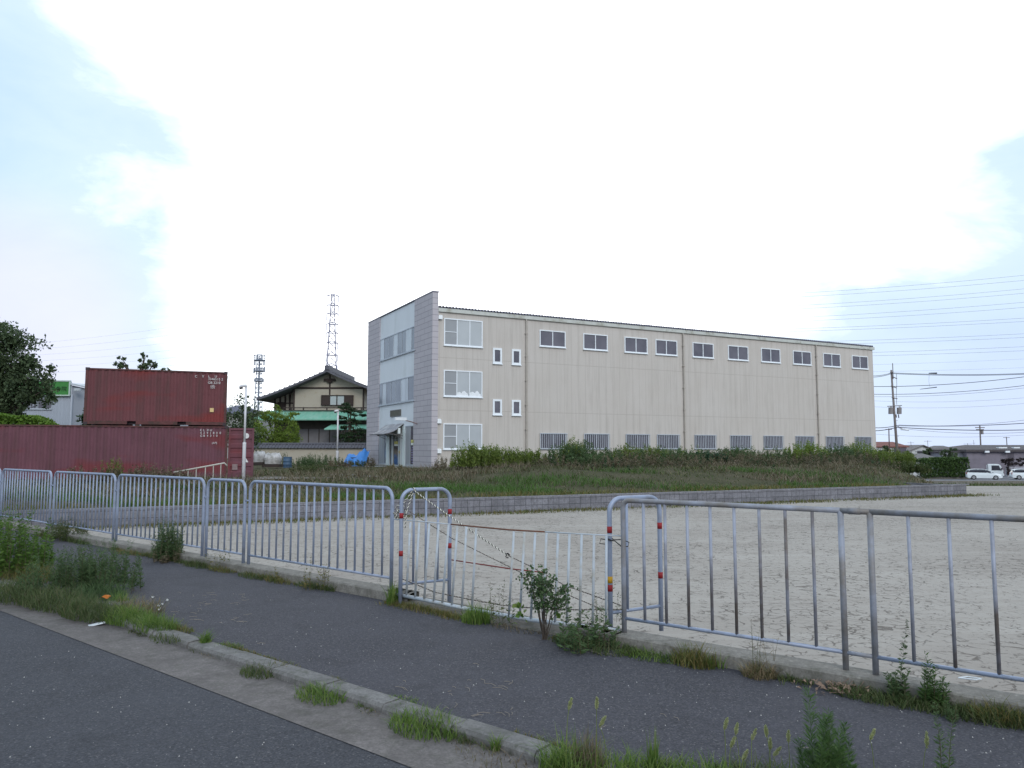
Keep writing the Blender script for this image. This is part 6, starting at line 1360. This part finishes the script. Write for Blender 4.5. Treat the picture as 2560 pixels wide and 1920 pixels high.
# foxtail grasses
m_fox = leafmat('foxtail_bristle', [(.34, .38, .16), (.45, .48, .24), (.55, .55, .32)], .5)
def foxtail(px, py, label, D=None, L=.05, tilt=0.2, group='foxtail grass heads at the bottom of the picture'):
    D = D or onz(min(max(px, 1420), 2400), 1990, 0).y; q = atY(px, py, D); base = Vector((q.x + random.uniform(-.03, .03), D + random.uniform(-.03, .03), 0))
    t = empty('foxtail_grass', tuple(base), label, 'foxtail', group); tip = q - base; a = Vector((tilt * L, 0, -L)); 
    ct_ = tip - Vector((tilt * .02, 0, .02)); pts = [Vector((0, 0, 0)) * (1 - s) ** 2 + Vector((0, 0, ct_.z * .8)) * 2 * s * (1 - s) + ct_ * s * s for s in [i / 8 for i in range(9)]]
    MB().tube(pts, .0016, 4, .0011).build('stalk', g_gold, t)
    n = 150; s = rng.uniform(0, 1, n); dirn = np.array((tilt, 0, -1.0 if abs(tilt) > .9 else 1)); dirn = dirn / np.linalg.norm(dirn)
    c = np.array(tip)[None] + dirn[None] * (s[:, None] * L - L * .4); rad = .006 * np.sin(np.clip(s * .9 + .1, 0, 1) * PI) + .001
    rd2 = rng.normal(size=(n, 3)); rd2 /= np.linalg.norm(rd2, axis=1)[:, None]; LL = rd2 * .8 + dirn[None] * .9
    VG().leaves(c + rd2 * rad[:, None], .016, .22, LL).build('seed_head', m_fox, t)
fx = [(1425, 1762, .25, 'foxtail head at far left of the bottom row, leaning right'), (1492, 1760, .05, 'upright foxtail head right of the leftmost one'), (1505, 1806, .6, 'bent double foxtail above the brown tuft'), (1814, 1812, .3, 'foxtail highest of the central group'), (1841, 1824, .25, 'foxtail next to the highest of the central group'), (1831, 1858, .4, 'short foxtail below the central pair'), (1884, 1838, .45, 'foxtail leaning right in the middle of the row'), (1916, 1831, -.1, 'upright foxtail right of the leaning one'), (1971, 1843, .05, 'thick foxtail just left of the feathery weed'), (1926, 1862, 0, 'dim short foxtail below the upright one'), (1941, 1881, .9, 'drooping foxtail near the bottom edge'), (1862, 1890, .5, 'foxtail low at the bottom edge'),
      (2180, 1838, .5, 'foxtail just right of the feathery weed'), (2317, 1853, .0, 'long foxtail left of the slender pale weed')]
for (px, py, tl, lab) in fx: foxtail(px, py, lab, L=.05 if px < 2300 else .07, tilt=tl)
# white clover-like flowers
# ---------------------------------------------------------------- weeds along the fence foot
FGp = 'weeds along the foot of the fence strip'
def fplant(px, py, z, n, r, h0, h1, ln, ll, lw, m, lab, up=.5, name='fence_weed', group=None, smat=None, stemw=.006):
    p = clear(onz(px, py, z), r * .35); return plant(name, p.x, p.y, p.z, n, r, h0, h1, ln, ll, lw, m, lab, 'weed', up, group, stemw, smat=smat)
tuft('grass_tuft', 984, 1500, 0, 160, .07, .36, .009, g_green, 'bright tall grass at the post left of the roped gateway', lean=(.05, .5)); tuft('grass_tuft', 990, 1512, 0, 60, .05, .14, .007, g_dry, 'dry straw blades at the foot of the tall grass by the gateway post')
for i, (px, py, r, n, lab) in enumerate(((560, 1402, .35, 360, 'low grass strip at the foot of the short narrow panel'), (640, 1428, .4, 420, 'low grass strip left of centre along the concrete strip'), (705, 1446, .35, 300, 'thin grass strip before the long panel'), (500, 1395, .4, 420, 'brownish grass clump near the bushy fence weed'), (330, 1345, .5, 420, 'grass at the strip behind the fluffy roadside weeds'))):
    tuft('grass_strip', px, py, 0, n, r * .35, .12, .007, g_dull if i % 2 else g_or, lab, el=2.6)
for (px, py, n, h, lab) in ((545, 1400, 14, .42, 'thin seed stems before the narrow panel'), (790, 1462, 22, .5, 'thin brown and green stems growing before the long panel'), (700, 1440, 6, .3, 'few thin stems at the middle of the long panel')):
    fplant(px, py, 0, n, .16, h * .5, h, 12, .045, .3, g_or, lab, smat=g_stem, stemw=.004)
tuft('grass_tuft', 1140, 1533, 0, 130, .14, .12, .007, g_or, 'small ochre-green tuft under the left half of the gate', el=1.8); tuft('grass_tuft', 1192, 1548, 0, 330, .13, .26, .009, g_green, 'lush bright tuft under the gate left of the leafy shrub', lean=(.1, .7), el=1.2)
fplant(1248, 1552, 0, 10, .12, .3, .55, 14, .05, .3, g_dull, 'thin weeds between the lush tuft and the leafy shrub', stemw=.004)
tuft('grass_strip', 1065, 1512, 0, 200, .12, .09, .006, g_brown, 'withered low growth along the broken strip under the gate', el=3.0)
tuft('grass_strip', 1290, 1572, 0, 200, .12, .09, .006, g_brown, 'withered low growth left of the leafy shrub', el=2.5)
# leafy shrub in front of the gate
p = onz(1360, 1598, 0); t = empty('leafy_shrub', tuple(p), 'round-leaved branching shrub growing in front of the white gate', 'shrub')
tips = []; b = MB(); rd = random.Random(11)
for i in range(16):
    an = rd.uniform(0, 2 * PI); sp = rd.uniform(.05, .26); hh_ = rd.uniform(.34, .62) * (1 - .3 * sp)
    e = Vector((math.cos(an) * sp, math.sin(an) * sp * .8, hh_)); m1 = Vector((e.x * .35, e.y * .35, hh_ * .5)); b.tube([(rd.uniform(-.02, .02), rd.uniform(-.02, .02), -.02), m1, e], .0042, 5, .0015); tips.append((m1, e))
    for k in range(4):
        s = rd.uniform(.3, .9); q0 = m1.lerp(e, s); q1 = q0 + Vector((rd.uniform(-.11, .11), rd.uniform(-.1, .1), rd.uniform(.0, .09))); b.tube([q0, q1], .002, 4, .001); tips.append((q0, q1))
b.build('branches', m_bark, t)
C = []
for a, e in tips:
    for k in range(16): s = rd.uniform(.1, 1.05); q = a.lerp(e, s); C.append((q.x + rd.gauss(0, .016), q.y + rd.gauss(0, .016), q.z + rd.gauss(0, .016)))
VG().leaves(np.array(C), rng.uniform(.014, .036, len(C)), .85).build('leaves', leafmat('round_shrub_leaf', [(.045, .085, .035), (.065, .12, .05), (.095, .155, .065), (.12, .17, .07)], .4), t)
C = [(-.21, 0, .22), (-.19, .02, .19), (-.24, 0, .25), (-.22, .01, .16), (-.17, 0, .24), (.12, 0, .2), (-.2, 0, .28)]
VG().leaves(np.repeat(np.array(C), 3, 0) + rng.normal(0, .02, (21, 3)), .055, .8).build('broad_leaves', g_green, t)
fplant(1470, 1612, 0, 34, .26, .14, .40, 22, .07, .28, g_blue, 'dark green weed mass at the foot of the banded gatepost', .4); tuft('grass_tuft', 1500, 1622, 0, 500, .20, .17, .008, g_dull, 'dark grass mass right of the leafy shrub', el=1.7, lean=(.4, 1.2))
fplant(1520, 1560, .02, 12, .18, .3, .55, 26, .03, .3, g_dull, 'fine wiry weeds rising behind the last gate slats', stemw=.003)
tuft('grass_tuft', 1425, 1606, 0, 260, .12, .14, .007, g_dull, 'dark grass at the foot of the leafy shrub', el=1.4)
tuft('grass_tuft', 1625, 1628, 0, 420, .16, .13, .008, g_green, 'spreading grass at the strip right of the gatepost', el=1.8, lean=(.5, 1.3)); tuft('grass_tuft', 1735, 1652, 0, 420, .14, .24, .008, g_or, 'tall olive grass tuft below the first stained bars', el=1.3, lean=(.2, .9)); tuft('grass_tuft', 1790, 1655, .0, 60, .08, .2, .007, g_green, 'sparse upright blades right of the olive tuft', lean=(.1, .5))
tuft('grass_tuft', 1900, 1680, 0, 420, .12, .20, .006, g_dry, 'dry straw-coloured tuft with long stems at the strip', lean=(.3, 1.1)); fplant(1905, 1672, 0, 12, .10, .3, .55, 4, .05, .12, g_dry, 'long thin reddish stems rising from the straw tuft', .9, stemw=.004)
# slender tall weed, fluffy weed and grass mass right of the paired posts
fplant(2250, 1702, 0, 1, .004, .66, .70, 120, .035, .45, leaf_dark, 'single slender dark weed in front of the right-hand bars', .3)
fplant(2245, 1702, 0, 8, .05, .16, .3, 40, .05, .3, g_blue, 'leafy foot growth around the slender dark weed', .5)
fplant(2335, 1724, 0, 9, .06, .22, .36, 70, .055, .2, lf_f, 'compact fluffy green weed near the right edge of the strip', .6)
for (px, py, r, n, h, m, lab) in ((2150, 1700, .14, 520, .13, g_dull, 'dense low grass beside the dead leaf pile'), (2215, 1716, .16, 520, .12, g_dull, 'dense low grass under the slender dark weed'), (2290, 1728, .14, 420, .12, g_dull, 'dense low grass left of the compact fluffy weed'), (2380, 1752, .15, 420, .12, g_dull, 'dense low grass right of the compact fluffy weed'), (2450, 1765, .16, 480, .14, g_dull, 'low grass mound near the right edge'), (2505, 1760, .12, 360, .2, g_or, 'olive tuft standing at the right edge of the strip'), (2550, 1790, .14, 360, .14, g_dull, 'grass clump at the very right edge')):
    tuft('grass_tuft', px, py, 0, n, r, h, .007, m, lab, el=1.5)
fplant(2375, 1800, 0, 5, .04, .10, .2, 50, .03, .22, g_blue, 'thin feathery sprig on the sidewalk near the right edge', .5)
# bushy weed in front of the third panel
fplant(420, 1392, 0, 70, .19, .42, .72, 60, .06, .22, g_blue, 'bushy dark green weed growing against the third barrier panel', .6); fplant(420, 1396, 0, 30, .26, .1, .3, 24, .05, .3, g_brown, 'brown withered skirt under the bushy fence weed', .2)
# ---------------------------------------------------------------- roadside mass at far left
def along(px, py, z=0): return onz(px, py, z)
lime = leafmat('lime_shrub_leaf', [(.06, .12, .02), (.09, .17, .03), (.13, .22, .045)], .35)
p = along(10, 1440); plant('roadside_bush', p.x, p.y, 0, 60, .5, .65, 1.02, 70, .075, .35, lime, 'bright green bush at the left edge beside the fence', 'bush', .4)
p = along(88, 1415); plant('roadside_bush', p.x, p.y, 0, 30, .25, .28, .44, 60, .06, .35, lime, 'small lime-green bush right of the edge bush', 'bush', .5)
for (px, py, r, h, n, lab) in ((150, 1480, .42, .60, 55, 'fluffy dark green roadside weed, left of the fluffy group'), (215, 1470, .42, .70, 60, 'fluffy dark green roadside weed, middle of the fluffy group'), (275, 1480, .33, .66, 45, 'fluffy dark green roadside weed, right of the fluffy group'), (165, 1350, .35, .5, 40, 'dull green weeds at the fence behind the lime bush')):
    p = along(px, py); plant('fluffy_weed', p.x, p.y, 0, n, r, h * .6, h, 60, .06, .20, g_blue if h > .5 else g_dull, lab, 'weed', .7, stemw=.005)
for (px, py, n, r, el, h, m, lab) in ((40, 1505, 1300, .34, 2.6, .26, g_dull, 'dull roadside grass at the far left edge'), (140, 1525, 1400, .32, 2.4, .26, g_dull, 'dull roadside grass below the fluffy weeds'), (230, 1550, 1300, .28, 2.2, .24, g_dull, 'roadside grass just left of the orange scrap'), (60, 1460, 900, .4, 2.2, .34, g_or, 'brownish tall grass under the bright edge bush'), (320, 1565, 900, .22, 2.0, .22, g_green, 'greener kerb grass right of the orange scrap'), (390, 1585, 800, .18, 2.0, .20, g_green, 'lush kerb grass with tiny white flowers'), (445, 1592, 300, .12, 2.0, .10, g_or, 'yellow-green end of the kerb grass mass'), (300, 1532, 260, .12, 1.2, .26, g_green, 'upright lime grass right of the stone slab'), (250, 1508, 700, .26, 1.6, .30, g_blue, 'dark grass under the right-hand fluffy weed'), (345, 1545, 300, .24, 1.8, .26, g_dry, 'thin straw stems leaning over the sidewalk')):
    tuft('roadside_grass', px, py - 16, 0, n, r * .85, h, .006, m, lab, el=el)
# continuous low weeds along strip foot and kerb joints
def line_weeds(name, k, c, off, x0, x1, n, h, mat, label, thr, spread=.05, z=0.0, ph=0):
    xx = rng.uniform(x0, x1, n); m_ = np.sin(xx * 2.3 + ph) + .8 * np.sin(xx * 5.7 + ph * 3) + .4 * np.sin(xx * 13); kq = m_ > thr; xx = xx[kq]; m_ = m_[kq]
    o_ = off - np.abs(rng.normal(0, spread, len(xx))); q = math.sqrt(1 + k * k); nx, ny = -k / q, 1 / q
    P = np.stack([xx + nx * o_, k * xx + c + ny * o_, np.full(len(xx), z)], 1)
    hh = rng.uniform(.35, 1.0, len(xx)) * h * (.6 + .3 * m_)
    stuff(VG().blades(P, hh, .006, rng.uniform(.3, 1.3, len(xx)), segs=3), name, mat, label, 'grass')
line_weeds('strip_foot_weeds', kL, cL, -.125, -9, -1.9, 5200, .13, g_dull, 'patchy low weeds along the foot of the left concrete strip', -.1)
line_weeds('strip_foot_weeds', kL, cL, -.125, -9, -1.5, 2400, .10, g_or, 'ochre low growth along the foot of the left concrete strip', .5, ph=2)
line_weeds('strip_foot_weeds', kR, cR, -.125, 1.0, 5, 3800, .10, g_dull, 'patchy low weeds along the foot of the right concrete strip', .2, ph=1)
kG = (FH.y - FE.y) / (FH.x - FE.x); line_weeds('gateway_weeds', kG, FE.y - kG * FE.x, -.15, FE.x + .1, FH.x, 2600, .09, g_or, 'matted low growth along the broken strip under the gate', -.3, .06, ph=4)
line_weeds('kerb_back_weeds', kk_, kc_, .14, -3.4, 2, 1500, .045, g_or, 'thin moss and grass line behind the kerb', .7, .02, ph=.5)
line_weeds('kerb_face_weeds', kk_, kc_, -.06, -3.4, 1.5, 1500, .055, g_dull, 'thin weeds in the joint between kerb and gutter', .5, .025, ZRD, ph=3)
# small things: litter, leaves, slab
def litter(name, px, py, z, mk, mat, label, cat): 
    p = onz(px, py, z); b = MB(); mk(b); o = b.build(name, mat, None); o.location = p; return tag(o, label, cat)
m_pl_w = M('white_plastic', (.62, .66, .70), .5, .1, 20); m_org = M('orange_plastic', (.42, .13, .02), .7, .3, 20); m_leaf = M('dead_leaf', (.20, .135, .10), .9, .35, 20)
litter('white_litter', 240, 1563, ZRD + .004, lambda b: b.prism([(-.08, -.03), (.08, -.035), (.095, .0), (.05, .03), (-.04, .035), (-.10, .01)], lambda p, q, t: (p, q, t + .02 * math.sin(p * 22)), .002, .012), m_pl_w, 'flat white plastic scrap lying in the gutter', 'litter')
litter('orange_litter', 264, 1497, .10, lambda b: b.add([(-.07, 0, 0), (-.03, -.02, .025), (.02, -.01, .0), (.055, .0, .03), (.02, .02, .035), (-.03, .02, .01), (-.005, .0, .04)], [(0, 1, 6), (1, 2, 6), (2, 3, 6), (3, 4, 6), (4, 5, 6), (5, 0, 6)]), m_org, 'crumpled orange plastic scrap on the roadside grass', 'litter')
litter('stone_slab', 292, 1520, .0, lambda b: b.prism([(-.22, .02), (-.02, -.10), (.09, -.12), (.12, .08), (.02, .13)], lambda p, q, t: (p, q, t), -.05, .055), m_kerb, 'grey concrete slab fragment half buried in roadside grass', 'slab')
litter('white_litter', 2425, 1698, .102, lambda b: b.tube([(-.07, .01, .006), (0, .03, .008), (.07, -.01, .006), (.02, -.03, .006), (-.07, .01, .006)], .005, 5), m_pl_w, 'thin white plastic loop lying by the right-hand rail', 'litter')
b = MB(); rd = random.Random(5)
for i in range(130):
    x, y = rd.gauss(0, .12), rd.gauss(0, .07); a = rd.uniform(0, PI); s = rd.uniform(.01, .026); z = rd.uniform(.003, .05); c_, s_ = math.cos(a), math.sin(a); w_ = s * .35
    b.add([(x - c_ * s, y - s_ * s, z), (x + s_ * w_, y - c_ * w_, z + rd.uniform(0, .02)), (x + c_ * s, y + s_ * s, z + rd.uniform(-.0, .02)), (x - s_ * w_, y + c_ * w_, z + rd.uniform(0, .015))], [(0, 1, 2, 3)])
for i in range(14): x, y = rd.gauss(0, .1), rd.gauss(0, .06); a = rd.uniform(0, 2 * PI); b.tube([(x, y, .01), (x + .09 * math.cos(a), y + .09 * math.sin(a), rd.uniform(.01, .1))], .002, 4)
o = b.build('dead_leaf_pile', m_leaf, None); o.location = clear(onz(2100, 1716, 0), .05); tag(o, 'pile of dead brown leaves and twigs at the foot of the paired posts', 'leaf pile', kind='stuff')
# scattered straw and grit on the pavement
b = MB(); rd = random.Random(9)
for i in range(130):
    px, py = rd.choice([(rd.uniform(430, 620), rd.uniform(1480, 1560)), (rd.uniform(1000, 1300), rd.uniform(1700, 1800)), (rd.uniform(300, 2300), rd.uniform(1480, 1900)), (rd.uniform(1480, 1600), rd.uniform(1600, 1640))]); q = onz(px, py, .004)
    if q.y > kL * q.x + cL - .2 or q.y < kk_ * q.x + kc_ + .2: continue
    a = rd.uniform(0, PI); s = rd.uniform(.012, .06); b.tube([q, q + Vector((math.cos(a) * s, math.sin(a) * s, .004)), q + Vector((math.cos(a + .3) * s * 1.8, math.sin(a + .3) * s * 1.8, .002))], .0013, 4)
tag(b.build('straw_bits', M('straw_bits', (.26, .22, .18), .9, .2, 20), None), 'scattered bits of dry straw lying on the asphalt sidewalk', 'straw', kind='stuff')
b = MB()
for i in range(420):
    q = onz(rd.uniform(0, 2560), rd.uniform(1500, 1920), 0); s = rd.uniform(.002, .0055)
    off = q.y - (kk_ * q.x + kc_)
    if off < -.9: q.z = ZRD
    elif off < .25: continue
    elif q.y > kL * q.x + cL - .2: continue
    b.add([q + Vector((-s, -s, 0)), q + Vector((s, -s, 0)), q + Vector((0, s, 0)), q + Vector((0, 0, s * 1.2))], [(0, 1, 3), (1, 2, 3), (2, 0, 3)])
tag(b.build('grit', M('pale_grit', (.34, .33, .32), .9, .25, 30), None), 'pale grit specks scattered over road and sidewalk asphalt', 'grit', kind='stuff')
# white flowers
p = onz(382, 1560, 0); t = empty('white_flower_weed', tuple(p), 'thin weed with tiny white flowers standing in the lush kerb grass', 'weed')
b = MB(); C = []
for px, py in ((382, 1492), (395, 1514), (405, 1510), (418, 1500), (398, 1523)):
    q = atY(px, py, p.y) - p; b.tube([(0, 0, 0), (q.x * .5, 0, q.z * .6), q], .002, 4); C.append([tuple(q + Vector((random.gauss(0, .006), random.gauss(0, .006), random.gauss(0, .004)))) for _ in range(9)])
b.build('stems', g_stem, t)
for c_ in C: VG().leaves(np.array(c_), .013, .8).build('flower', leafmat('white_petals', [(.6, .6, .58), (.7, .7, .68)], .3), t)
